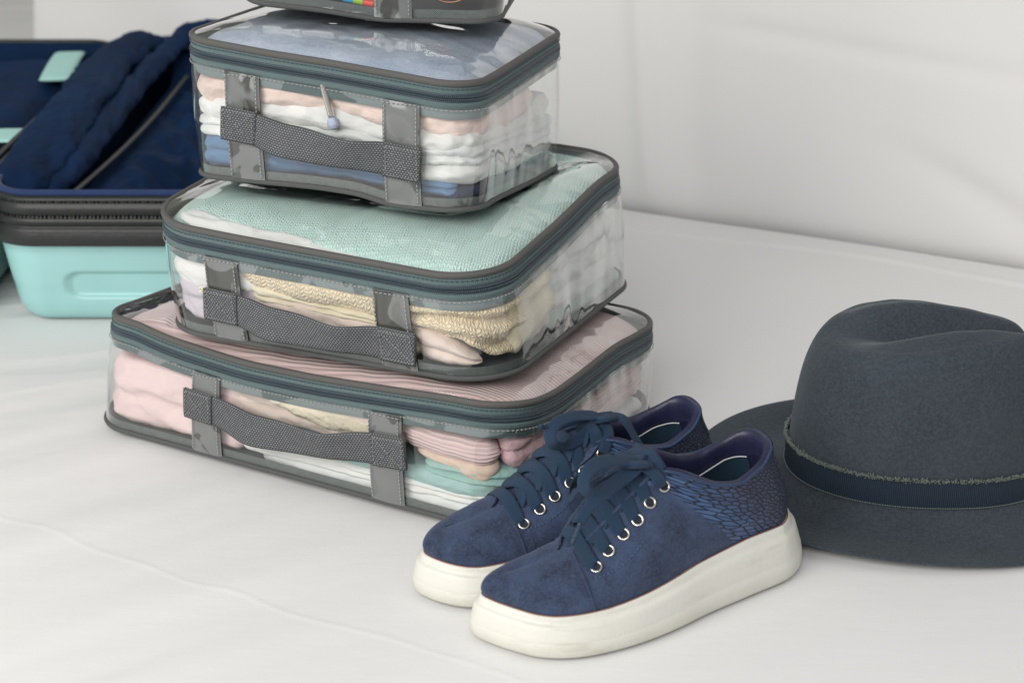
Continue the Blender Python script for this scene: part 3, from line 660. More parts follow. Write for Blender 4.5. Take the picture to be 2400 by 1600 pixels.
# yellow flower printed pin on the lilac blouse
c0 = B.wall(np.array([B.sg(-.103)]), np.array([.034]), np.array([-.0005]))[0]; nn = B.at(B.nrm, np.array([B.sg(-.103)]))[0]
fl = empty('flower_charm', (B.cx, B.cy, 0), B.yaw, label='tiny yellow and white flower on the lilac blouse', category='flower')
tt_ = unit(np.cross([0, 0, 1.0], nn))
for k in range(5):
    a_ = k * 2 * PI / 5; p = c0 + (tt_ * math.cos(a_) + np.array([0, 0, 1]) * math.sin(a_)) * .0026
    torus('petal', p, nn, .0008, .0011, K['white'], fl, k=10, m=6)
torus('flower_centre', c0 + nn * .0004, nn, .0006, .0010, plain('yellow_centre', (.85, .55, .05), .6), fl, k=10, m=6)
# --- deep cube
lid_cloth(Cb, 'blue_shirt', K['chambray'], 'light blue chambray shirt under the lid of the deep cube', inset=.0045, noise=.0024, seed=6, fs=.8)
cloth_block(Cb, 'peach_robe', Cb.sg(-.10) - .14, Cb.sr(.03), [(0, .050), (.45, .052), (.7, .048), (.85, .044), (1, .052)], [(0, .072), (1, .072)], K['peach'], 'peach terry robe on top of the white shirts in the deep cube', n=1, bul=.004, inset=.003, seed=31, noise=.0040, fs=1.3)
cloth_block(Cb, 'white_tank_top', Cb.sg(-.10) - .14, Cb.sr(.07), [(0, .040), (.6, .038), (1, .040)], [(0, .053), (.45, .055), (.7, .050), (.85, .047), (1, .060)], K['white'], 'white tank top directly under the peach robe', n=1, bul=.0042, inset=.003, seed=32, noise=.0040, fs=1.3, gr=.5)
cloth_block(Cb, 'white_polo', Cb.sg(-.10) - .15, Cb.sr(.08), [(0, .027), (.7, .028), (1, .026)], [(0, .0415), (1, .0415)], K['white3'], 'white polo shirt in the middle of the deep cube, curled at the corner', n=2, bul=.0050, inset=.0025, seed=33, noise=.0042, gr=.5, fs=1.3)
cloth_block(Cb, 'white_pullover', Cb.sg(-.055) - .0, Cb.sr(.08), [(0, .0185), (.4, .0165), (.7, .012), (1, .012)], [(0, .029), (1, .0285)], K['white'], 'white pullover folded low in the deep cube', n=1, bul=.005, inset=.0025, seed=34, noise=.0028, fs=.8)
cloth_block(Cb, 'blue_jeans', Cb.sg(-.10) - .13, Cb.sg(.092), [(0, .004), (1, .008)], [(0, .030), (.50, .028), (.60, .0200), (1, .0170)], K['blue'], 'blue denim trousers at the bottom of the deep cube', n=2, bul=.003, inset=.004, seed=35, noise=.003)
cloth_block(Cb, 'navy_leggings', Cb.sg(.074), Cb.sr(.085), [(0, .004), (1, .004)], [(0, .012), (.25, .013), (1, .016)], K['navy'], 'navy leggings under the white pullover at the near corner', n=1, bul=.002, inset=.004, seed=36, noise=.001)
# metal cord end hanging inside the front wall
r_ = empty('drawcord_end', (Cb.cx, Cb.cy, 0), Cb.yaw, label='silver tipped cord end hanging before the white shirts', category='cord')
p0 = Cb.wall(np.array([Cb.sg(-.0085)]), np.array([.0720]), np.array([-.0010]))[0]; p1 = Cb.wall(np.array([Cb.sg(-.0020)]), np.array([.0500]), np.array([-.0010]))[0]
q = np.linspace(0, 1, 14)[:, None]; tube('metal_sleeve', p0 + (p1 - p0) * q, .0023, MT['steel'], r_, k=14, up=(0, 1, 0))
d1 = unit(p1 - p0); q = np.linspace(0, 1, 18)
C = p1 + d1 * (q[:, None] * .0085); nz = 1 + .12 * np.sin(q * 40)
tube('frayed_knot', C, .0008 + .0032 * np.sqrt(np.clip(1 - (2 * q - 1) ** 2, 0, 1)) * nz, K['chambray'], r_, k=12, up=(0, 1, 0))
# --- topmost cube: small dark things
def loc_obj(b, name, label, cat): return empty(name, (b.cx, b.cy, 0), b.yaw, label=label, category=cat)
r_ = loc_obj(D, 'toiletry_pouch', 'black pouch filling the left of the topmost cube', 'pouch')
x = np.linspace(-1, 1, 40); y = np.linspace(0, 2 * PI, 36, endpoint=False); xx, yy = np.meshgrid(x, y, indexing='ij')
e = (1 - np.abs(xx) ** 5) ** .4
P = np.stack([-.036 + xx * .046, -.010 + .032 * e * np.cos(yy), .3035 + .024 + .020 * e * np.sin(yy)], -1); P += .0015 * fbm(P * 40, 2)[..., None]
grid('pouch_body', P, K['dark'], r_, cv=True)
q = np.linspace(0, 1, 30)[:, None]; tube('pouch_zip', np.array([-.078, -.012, .350]) + q * np.array([.096, 0, 0]), .0014, MT['coil'], r_, k=8)
r_ = loc_obj(D, 'marker_pen', 'marker pen with blue, green and red bands inside the topmost cube', 'pen')
for k, (c_, a0, a1) in enumerate((((.02, .42, .80), 0, .33), ((.35, .62, .05), .33, .66), ((.85, .08, .06), .66, 1))):
    q = np.linspace(a0, a1, 8)[:, None]; tube('pen_band', np.array([-.0180, -.0545, .3125]) + q * np.array([.0215, -.0012, -.0035]), .0026, plain('pen_colour_%d' % k, c_, .35), r_, k=12)
r_ = loc_obj(D, 'hair_clip', 'brown tortoiseshell clip with bent wire in the topmost cube', 'hair clip')
brown = plain('tortoiseshell', (.10, .028, .012), .2, 120, Coat_Weight=.6)
q = np.linspace(0, 1, 30)
tube('clip_bar', np.stack([.034 + .034 * q, -.046 + .004 * q, .3235 - .009 * q + .006 * np.sin(q * 3)], 1), .0035, brown, r_, k=10, rz=.0018)
tube('clip_wire', np.stack([.054 + .012 * np.sin(q * 5.6), -.050 + 0 * q, .317 + .007 * np.cos(q * 5.6)], 1), .0009, plain('copper_wire', (.30, .15, .09), .35, Metallic=1.0), r_, k=8)
r_ = loc_obj(D, 'satin_scarf', 'dusky rose scarf at the right of the topmost cube', 'scarf')
P = np.stack([.062 + .026 * xx * e ** .5, -.005 + .042 * e * np.cos(yy), .3035 + .020 + .017 * e * np.sin(yy)], -1); P += .004 * fbm(P * 45 + 3, 2)[..., None]
grid('scarf_cloth', P, cloth('rose_satin', (.34, .18, .17), .3, rough=.5), r_, cv=True)

# ------------------------------------------------------------------ shoes
s = NT('navy_suede'); o = s.obj()
n1 = s.noise(o, 34, 5, .6, .6); n2 = s.noise(o, 620, 3, .7); n3 = s.noise(s.stretch(o, (300, 300, 900)), 1.0, 3)
n1b = s.noise(o, 85, 5, .7, .8); n1 = s.math('MULTIPLY_ADD', n1b, .35, s.math('MULTIPLY', n1, .65)); c = s.ramp(n1, (.009, .014, .034), (.038, .062, .128), .36, .62); c = s.mix(s.n('MapRange', {0: n2, 1: .40, 2: .70, 3: 0.0, 4: .60}).outputs[0], c, (.058, .080, .138))
bb = s.bump(n2, .0006, .9); bb = s.bump(n1, .0010, .4, bb)
MT['suede'] = s.done(c, .95, bb, Sheen_Weight=.2, Sheen_Roughness=.5, Sheen_Tint=(.5, .6, .85, 1))
s = NT('snake_embossed_leather'); U, V, uv = s.uv(); o = s.obj()
vo = s.n('TexVoronoi', {'Vector': uv, 'Scale': 1.0, 'Randomness': .72}, feature='DISTANCE_TO_EDGE', voronoi_dimensions='2D').outputs['Distance']
vc = s.n('TexVoronoi', {'Vector': uv, 'Scale': 1.0, 'Randomness': .72}, feature='F1', voronoi_dimensions='2D')
e = s.n('MapRange', {0: vo, 1: .0, 2: .13}).outputs[0]
big = s.n('MapRange', {0: U, 1: 1.6, 2: 7.0}).outputs[0]      # big blue scales in front, small dark ones at the heel
base = s.mix(big, (.035, .075, .175), (.024, .026, .050)); lite = s.mix(big, (.060, .130, .270), (.036, .042, .080))
c = s.mix(s.n('SeparateColor', {0: vc.outputs['Color']}).outputs[0], base, lite)
c = s.mix(s.math('MULTIPLY', s.noise(o, 45, 3), .6), c, (.030, .045, .105))
c = s.mix(e, (.016, .016, .030), c)
bb = s.bump(s.noise(s.stretch(uv, (3, 14, 1)), 1.0, 3), .0002, .6); bb = s.bump(s.math('POWER', e, .6), .0012, 1.0, bb)
MT['snake'] = s.done(c, .48, bb)
s = NT('violet_lining_leather'); o = s.obj()
MT['lining'] = s.done(s.ramp(s.noise(o, 60, 3), (.011, .012, .038), (.022, .023, .062), .3, .7), .38, s.bump(s.noise(o, 900, 3), .0003, .6), )
MT['blue_edge'] = plain('blue_leather_edge', (.022, .045, .105), .5, 260, .0006); MT['insole'] = plain('teal_insole', (.012, .035, .062), .7, 500); MT['dark'] = plain('shoe_inside_dark', (.010, .012, .022), .8)
s = NT('flat_shoe_lace'); U, V, uv = s.uv()
wv = s.math('MULTIPLY', s.math('SINE', s.math('MULTIPLY', V, 2 * PI / .00105)), s.math('SINE', s.math('MULTIPLY', s.math('ADD', U, s.math('MULTIPLY', V, .8)), 2 * PI / .0011)))
w2 = s.math('MULTIPLY_ADD', wv, .5, .5)
MT['lace'] = s.done(s.mix(w2, (.005, .020, .050), (.017, .055, .118)), .9, s.bump(w2, .0004, 1.0), Sheen_Weight=.05)
s = NT('white_rubber_sole'); o = s.obj(); q = s.n('SeparateXYZ', {0: o})
gr = s.noise(o, 1300, 2); st_ = s.noise(s.stretch(o, (18, 18, 130)), 1.0, 5, .65); low = s.n('MapRange', {0: q.outputs[2], 1: .012, 2: .0, 3: 0.0, 4: 1.0}).outputs[0]
dm = s.n('MapRange', {0: st_, 1: .56, 2: .72}).outputs[0]; dm = s.math('MULTIPLY', dm, .32)
dm = s.math('ADD', dm, s.math('MULTIPLY', s.math('MULTIPLY', low, s.noise(o, 60, 3)), .55))
c = s.mix(dm, (.70, .69, .625), (.38, .36, .27))
MT['rubber'] = s.done(c, .48, s.bump(s.noise(s.stretch(o, (1, 1, .5)), 700, 3), .0003, .8))
MT['rust'] = plain('glue_edge', (.22, .10, .07), .7)

def build_shoe(loc, deg, near, far, label, laces, seed=0, rear=False):
    """x runs from heel to toe, y toward the viewer's side, z up."""
    root = empty('sneaker', (loc[0], loc[1], 0), math.radians(deg), label=label, category='shoe', group='pair of navy sneakers with white platform soles')
    root.scale = (1, 1, 1)
    tip = near[-1]
    pts = [(0.0, .004)] + near + [far[0]] + far[1:]
    C = spline(pts, 720, closed=True)
    i_t = int(np.argmax(C[:, 0])); i_h = int(np.argmin(C[:, 0])); C = np.roll(C, -i_h, 0); i_t = int(np.argmax(C[:, 0]))
    T = unit(np.roll(C, -1, 0) - np.roll(C, 1, 0)); Nn = np.c_[T[:, 1], -T[:, 0]]
    if (Nn[10] @ (C[10] - C.mean(0))) < 0: Nn = -Nn
    zs = lambda x: np.interp(x, [0, .03, .06, .10, .135, .165, .20, .228], [.0355, .0368, .0368, .0332, .0285, .0255, .0243, .0252])
    # ---- sole: profile swept round the outline
    prof = [(.0020, .0008), (.0008, .0008), (.0002, .0020), (.0, .004), (.0, .20), (.0, .375), (.00025, .388), (.00025, .400), (.0002, .412), (.0006, .55), (.0009, .70), (.0012, .785), (.0016, .805), (.0026, .825), (.0032, .85), (.0034, .90), (.0035, .955), (.0039, .985), (.0048, .998), (.0062, 1.0), (.0080, 1.0)]
    rows = []
    for k, (ins, zf) in enumerate(prof):
        zt = zs(C[:, 0]); z = zf + 0 * zt if k < 4 else zf * zt
        hb = np.clip((.03 - C[:, 0]) / .03, 0, 1)       # heel leans forward with height
        ins_ = ins + (.0030 + .0060 * hb) * max(0, (zf if k >= 4 else 0) - .15)
        bul = .0006 * np.sin(PI * min(1, (zf if k >= 4 else 0)))
        rows.append(np.c_[C - Nn * (ins_ - bul)[:, None], z])
    rows.insert(0, np.c_[np.tile(C.mean(0), (len(C), 1)) * .5 + C * .5, np.full(len(C), .001)])
    cen = np.c_[C.mean(0)[0] + (C[:, 0] - C.mean(0)[0]) * .6, C[:, 1] * .5, zs(C[:, 0]) - .001]
    rows.append(cen)
    grid('platform_sole', np.stack(rows, 1), MT['rubber'], root, cu=True, flip=False)
    F3 = rows[13].copy()    # feather edge ring
    F3 = np.c_[C - Nn * (.0080 + .0055 * np.clip((.03 - C[:, 0]) / .03, 0, 1))[:, None], zs(C[:, 0]) - .0006]
    tube('welt_thread', F3 + np.c_[Nn * .0009, np.full(len(C), .0008)], .00035, MT['rust'], root, closed=True, k=6)
    if F3[100, 1] < 0: side_idx = {1: np.r_[len(C) - 1:i_t:-1], -1: np.arange(0, i_t)}
    else: side_idx = {1: np.arange(0, i_t + 1), -1: np.r_[0, np.arange(len(C) - 1, i_t - 1, -1)]}
    yc = -.001
    # top line per side in (q, x, y, z)
    top = {}
    for sg in (1, -1):
        a = .0 if sg == 1 else .0
        L = [(0, .0300, yc, .0880), (.045, .0330, yc + .003 + sg * .0125, .0872), (.11, .0445, yc + .004 + sg * .0195, .0800), (.20, .0640, yc + .004 + sg * .0235, .0735),
             (.28, .0830, yc + .004 + sg * .0230, .0765), (.355, .1020, yc + .002 + sg * .0200, .0860), (.395, .1130, yc + sg * .0160, .0905), (.43, .1205, yc + sg * .0135, .0880),
             (.50, .1370, yc + sg * .0130, .0755), (.58, .1530, yc + sg * .0120, .0625), (.645, .1665, yc + sg * .0095, .0505), (.675, .1715, yc + sg * .0055, .0478), (.69, .1735, yc, .0472),
             (.80, .1850, yc - .001, .0432), (.90, .1950, yc - .003, .0402), (1.0, .2020, yc - .006, .0378)]
        L = np.array(L); q = np.linspace(0, 1, 400)
        if rear:   # the rear shoe's throat opens lower and longer
            f_ = np.interp(L[:, 0], [.28, .38, .45, .60, .69], [0, 1, 1, .4, 0]); L[:, 1] -= .0090 * f_; L[:, 3] -= .0065 * f_
        k = np.hanning(33); k /= k.sum()
        cols = []
        for j in (1, 2, 3):
            v = np.interp(q, L[:, 0], L[:, j]); vp = np.r_[(2 * v[0] - v[16:0:-1]) if j == 2 else v[16:0:-1], v, 2 * v[-1] - v[-2:-18:-1]]; cols.append(np.convolve(vp, k, 'same')[16:-16])
        top[sg] = np.stack(cols, 1); top[sg][0, 1] = yc + .002; 
    # bottom line: x of the feather as a function of q, mapped through the outline
    def foot(sg, q):
        R = F3[side_idx[sg]]; s = np.r_[0, np.cumsum(np.linalg.norm(np.diff(R, axis=0), axis=1))]; s /= s[-1]
        f = np.interp(q, [0, .11, .28, .43, .69, .85, 1.0], [0, .13, .335, .50, .735, .88, 1.0])
        P = np.stack([np.interp(f, s, R[:, j]) for j in range(3)], -1)
        t = np.stack([np.interp(np.clip(f + .004, 0, 1), s, R[:, j]) - np.interp(np.clip(f - .004, 0, 1), s, R[:, j]) for j in range(2)], -1)
        t = unit(t); n = np.stack([t[..., 1], -t[..., 0]], -1) * (-sg)
        cc = np.array([.115, yc]); n = np.where((q <= .0001)[..., None], np.array([-1.0, 0]), n)
        n = np.where((q >= .9999)[..., None], np.array([1.0, -.1]), n)
        return P, np.concatenate([n, np.zeros(n.shape[:-1] + (1,))], -1)
    def surf(sg, q, t, lift=0.0):
        q = np.asarray(q, float); t = np.asarray(t, float); qq, t = np.broadcast_arrays(q, t)
        P0, n = foot(sg, qq); P3 = np.stack([np.interp(qq, np.linspace(0, 1, 400), top[sg][:, j]) for j in range(3)], -1)
        H = (P3 - P0)[..., 2:3]; up = np.array([0, 0, 1.0])
        toe = smooth((qq - .60) / .12)[..., None]; heel = (1 - smooth(qq / .30))[..., None]
        P1 = P0 + up * H * (.46 * (1 - toe) + .62 * toe) + n * (.0045 * (1 - heel) + .0035 * heel - .003 * toe)
        P1 = P1 + n * .0045 * toe * smooth((qq[..., None] - .7) / .3)
        out = (P0 - P3); out[..., 2] = 0; ol = np.linalg.norm(out, axis=-1, keepdims=True); out = out / (ol + 1e-9)
        P2c = P3 - up * H * .34 + n * .0020; P2r = P3 + out * ol * .58 + up * .0015 * toe
        thr = smooth((qq - .36) / .12)[..., None] * (1 - toe)
        P2t = P3 + out * ol * .34 - up * H * .16
        P2 = P2c * (1 - toe - thr) + P2t * thr + P2r * toe
        t = t[..., None]
        return P0 * (1 - t) ** 3 + 3 * P1 * t * (1 - t) ** 2 + 3 * P2 * t * t * (1 - t) + P3 * t ** 3
    def normal(sg, q, t):
        a = surf(sg, q + .004, t) - surf(sg, q - .004, t); b_ = surf(sg, q, np.minimum(t + .01, 1)) - surf(sg, q, t - .01)
        n = unit(np.cross(a, b_)); return n * np.sign(n[..., 2:3] * 1.0 + n[..., 1:2] * sg * .5 + 1e-9)
    # boundary of the suede vamp and the snake heel: q as a function of t
    qb = lambda t: np.interp(t, [0, .35, .6, .8, .93, 1.0], [.238, .285, .345, .400, .455, .500])
    tg = np.linspace(0, 1, 60)
    def wrinkle(P, amp, f, sd):
        return P + np.stack([0 * P[..., 0], 0 * P[..., 0], amp * fbm(P * f + sd, 3)], -1)
    for sg in (1, -1):
        w_ = np.linspace(0, 1, 130); a, t = np.meshgrid(w_, tg, indexing='ij'); q = qb(t) + (1 - qb(t)) * a
        P = surf(sg, q, t); nn_ = normal(sg, np.clip(q, .005, .995), np.clip(t, .012, .985))
        crease = .0009 * (ridge(np.stack([P[..., 0] * 70 + seed, P[..., 1] * 22, P[..., 2] * 60], -1), 2) - .4) * np.exp(-((q - .70) / .10) ** 2)
        P = P + nn_ * ((.0007 * fbm(P * 45 + seed, 3) + crease) * np.sin(PI * np.clip(t, 0, 1)) ** .5 * (1 - smooth((q - .96) / .04)))[..., None]
        if sg == 1: Pn = P
        else: Pf = P
    # join both halves of the vamp along the ridge, so it is one piece of suede
    j0 = 0
    for P, sg in ((Pn, 1), (Pf, -1)):
        grid('suede_vamp' if sg == 1 else 'suede_vamp', P, MT['suede'], root, flip=(sg == 1))
    w_ = np.linspace(0, 1, 90)
    both = []
    for sg in (-1, 1):
        a, t = np.meshgrid(w_, tg, indexing='ij'); q = qb(t) * a; P = surf(sg, q, t)
        if sg == -1: P = P[::-1]; 
        both.append(P)
    P = np.concatenate([both[0][:-1], both[1]], 0)
    # UV: scale size grows away from the heel
    xx_ = P[..., 0]; zz_ = P[..., 2]
    g = lambda r: (1.0 / .0056) * (1 - np.exp(-np.clip(r, 0, 1) / .028)) * .028 * 1.9
    dist_b = np.concatenate([np.abs(np.linspace(-1, 1, P.shape[0]))])[:, None] * 0
    xb = .085 + (zz_ - .05) * 1.05; r = np.clip(xb - xx_, 0, .2)
    size = lambda r: .0066 * np.exp(-r / .028) + .0027
    rr_ = np.linspace(0, .2, 200); ii = np.r_[0, np.cumsum((rr_[1] - rr_[0]) / size(rr_[:-1]))]
    Uu = np.interp(r, rr_, ii); side = np.sign(np.linspace(-1, 1, P.shape[0]))[:, None]
    Vv = (zz_ * 1.0 + xx_ * .55) / (.0034 + .0030 * np.exp(-r / .03)) * 1.0 + (side < 0) * 40
    arc = np.linspace(-1, 1, P.shape[0])[:, None]
    heelz = np.clip(1 - np.abs(arc) * 3.2, 0, 1); Uu = Uu + (P[..., 1] / .0036) * heelz * .5
    snake = grid('snake_heel_panel', P, MT['snake'], root, uv=np.stack([Uu, Vv], -1), flip=False)
    # eyestay extension: snake overlay carrying the last eyelet is the panel itself; heel tab
    a, t = np.meshgrid(np.linspace(-.055, .055, 40), np.linspace(.56, 1.0, 20), indexing='ij')
    Pt = np.where((a < 0)[..., None], surf(-1, np.abs(a), t), surf(1, np.abs(a), t)); nt_ = unit(np.stack([-1 + 0 * a, a * 18, .3 + 0 * a], -1))
    edge = np.minimum(1, np.minimum((.055 - np.abs(a)) / .006, (t - .56) / .06)); Pt = Pt + nt_ * (.0011 * np.clip(edge, 0, 1) + .0001)[..., None]
    grid('heel_tab', Pt, MT['snake'], root, uv=np.stack([a * 260 + 60, t * 11], -1))
    # collar: padded roll and lining
    q = np.linspace(0, .415, 90); cn = surf(1, q, 1 + 0 * q); cf = surf(-1, q, 1 + 0 * q); ring = np.vstack([cf[::-1], cn[1:]])
    ring = spline(ring[::6], 200)
    tube('collar_edge', ring + np.array([0, 0, -.0004]), .0010, MT['blue_edge'], root, k=10)
    inn = ring.copy(); cen2 = np.array([.073, yc]); dirn = unit(np.c_[cen2 - ring[:, :2], np.zeros(len(ring))]); 
    Lr = []
    for k, (inw, dz) in enumerate([(.0004, .0002), (.0022, .0012), (.0042, .0004), (.0056, -.003), (.0062, -.008), (.0054, -.014), (.0040, -.020), (.0020, -.028), (.0004, -.036), (-.001, -.046)]):
        z = np.maximum(ring[:, 2] + dz * 1.0, .0455 - .06 * (ring[:, 0] - .03) * .12)
        Lr.append(np.c_[ring[:, :2] + dirn[:, :2] * inw, z])
    Lr = np.stack(Lr, 1); Lr += (.0006 * fbm(Lr * 60 + seed, 2))[..., None] * np.array([0, 1, .3])
    grid('padded_lining', Lr, MT['lining'], root, flip=False)
    # inner pocket lining with a stitched edge
    m = slice(20, 100); pk = Lr[20:96, 5:].copy(); pk[..., :2] += dirn[20:96, None, :2] * .0008
    topz = np.interp(np.arange(76), [0, 20, 55, 75], [.050, .058, .067, .071])[:, None] + 0 * pk[..., 2]
    pk[..., 2] = np.minimum(pk[..., 2], topz); grid('heel_lining_patch', pk, MT['insole'], root)
    e_ = pk[:, 0] + dirn[20:96] * .0007; tube('patch_thread', e_ + np.array([0, 0, .0003]), .00045, MT['thread_light'], root, k=6)
    ins = []
    for k in np.linspace(1, 0, 8): 
        r3 = ring.copy(); r3[:, :2] = cen2 + (ring[:, :2] - cen2) * k * 1.04; r3[:, 2] = .0478 - .11 * (r3[:, 0] - .03); ins.append(r3)
    grid('insole', np.stack(ins, 1), MT['insole'], root)
    # tongue
    tq = np.linspace(0, 1, 50); line = spline([(.176, yc, .0450), (.158, yc, .0550), (.141, yc, .0675), (.124, yc, .0790), (.108, yc, .0885), (.101, yc, .0915)] if rear else [(.176, yc, .0452), (.160, yc, .0562), (.145, yc, .0700), (.130, yc, .0820), (.117, yc, .0930), (.110, yc, .0965)], 50)
    yy_ = np.linspace(-1, 1, 24); wv_ = np.interp(tq, [0, .3, .8, 1], [.011, .016, .019, .013])
    P = line[:, None] + np.array([0, 1, 0]) * (yy_[None, :, None] * wv_[:, None, None]); P[..., 2] += -.0065 * (yy_[None] ** 2) * (wv_[:, None] / .018) - .0016 + .0007 * fbm(P * 90 + seed, 2)
    tn = grid('tongue', P, MT['suede'], root, flip=True)
    P2 = P.copy(); P2[..., 2] -= .0025; P2[..., 0] -= .0015; grid('tongue_lining', P2, MT['lining'], tn)
    # dark padding under the eyestay so the throat is closed
    # toe seam and eyestay stitching
    for sg in (1, -1):
        tt = np.linspace(.02, .94, 60); qs = .665 + .012 * np.sin(tt * 3) - .0 * tt
        Cc = surf(sg, qs, tt); nn_ = normal(sg, qs, tt)
        sm_ = tube('toe_seam', Cc + nn_ * .0003, .0009, MT['suede'], root, k=8, rz=.0006)
        qq = np.linspace(.50, .655, 50); t2 = .50 - .06 * np.sin((qq - .50) / .155 * PI)
        dashes('eyestay_stitching', surf(sg, qq, t2), normal(sg, qq, t2), MT['navy_thread'], root, dash=.0014, gap=.0011, w=.00045)
        # raised edge of the eyestay
        qq = np.linspace(.41, .685, 80); tube('eyestay_edge', surf(sg, qq, .995 + 0 * qq) + normal(sg, qq, .98 + 0 * qq) * .0002, .0011, MT['suede'], root, k=8)
    # eyelets: solved where the photograph shows them
    EX, EZ = ([.1643, .1532, .1433, .1324, .1229, .1104], [.0423, .0494, .0555, .0622, .0678, .0774]) if rear else ([.1623, .1536, .1440, .1346, .1266, .1172], [.0422, .0501, .0581, .0648, .0741, .0825])
    eye = {1: [], -1: []}
    Qg, Tg = np.meshgrid(np.linspace(.36, .76, 240), np.linspace(.35, .95, 120), indexing='ij'); Sg = surf(1, Qg, Tg).reshape(-1, 3); dl_ = unit(np.array([.72, 1, .66]))
    QT = []
    for x, z in zip(EX, EZ):
        w0 = Sg - np.array([x, .02, z]); dist = np.linalg.norm(w0 - (w0 @ dl_)[:, None] * dl_, axis=1) + .06 * np.abs(w0[:, 1] - (-.001)); i_ = int(np.argmin(dist)); QT.append((Qg.ravel()[i_], Tg.ravel()[i_]))
    for sg in (1, -1):
        for k, x in enumerate(EX):
            qi, tE = QT[k]
            p = surf(sg, np.array([qi]), np.array([tE]))[0]; n = normal(sg, np.array([qi]), np.array([tE]))[0]
            eye[sg].append((p, n, qi)); torus('eyelet', p + n * .0008, n, .0031, .00065, MT['steel'], root, k=26)
            m = 16; an = np.linspace(0, 2 * PI, m, endpoint=False); a_ = unit(np.cross(n, [0, 0, 1.])); b_ = np.cross(n, a_)
            dsk = p + n * .0006 + (np.cos(an)[:, None] * a_ + np.sin(an)[:, None] * b_) * .0031
            raw('eyelet_hole', np.vstack([p + n * .0004, dsk]), [[0, 1 + i, 1 + (i + 1) % m] for i in range(m)], MT['dark'], root, flat=True)
    # laces
    LW, LT = .0080, .0009
    tz = lambda x: np.interp(-x, -line[:, 0], line[:, 2])
    def lace(pts, nrm, w=LW, name='lace', parent=root, n=60, mat=None):
        Cc = spline(pts, n); Q = np.asarray(nrm, float); Nq = np.stack([np.interp(np.linspace(0, 1, n), np.linspace(0, 1, len(Q)), Q[:, j]) for j in range(3)], 1)
        ww = w * (1 + .07 * np.sin(np.linspace(0, 1, n) * 11 + seed + len(pts)))
        return ribbon(name, Cc, Nq, ww, LT, mat or MT['lace'], parent)
    upn = unit(np.array([.62, 0, .78]))
    p, n, _ = eye[1][0]; pf, nf, _ = eye[-1][0]
    mid = np.array([(p[0] + pf[0]) / 2 + .004, yc, tz(p[0]) + .0030])
    lace([p - n * .0015 + np.array([0, -.001, 0]), p + n * .0022 + np.array([.0012, -.003, .0006]), mid + np.array([.0, .006, -.0006]), mid + np.array([0, -.006, -.0006]), pf + nf * .0022 + np.array([.0012, .003, .0006]), pf - nf * .0015], [n, n, upn, upn, nf, nf])
    for k in range(1, 5 + 1):
        for sg in (-1, 1):
            p, n, _ = eye[sg][k]; po, no, _ = eye[-sg][k - 1]
            st = np.array([(p[0] * .35 + po[0] * .65), yc - sg * .0118, 0]); st[2] = tz(st[0]) - .0012
            lift = .0018 + (.0018 if sg == 1 else 0)
            m1 = np.array([(st[0] * .55 + p[0] * .45), yc + 0 * sg, 0]); m1[2] = tz(m1[0]) + lift
            m2 = np.array([p[0] * .8 + st[0] * .2 + .0008, yc + sg * .0115, 0]); m2[2] = tz(m2[0]) - .0012 + lift * .5
            e1_ = p + n * .0026 + np.array([.0008, -sg * .0032, .0008])
            lace([st + np.array([.002, 0, -.003]), st + np.array([0, sg * .002, .0018]), m1, m2, e1_, p - n * .0018], [upn, upn, upn, unit(upn + n * .6), n, n])
    laces(root, lace, locals())
    return root

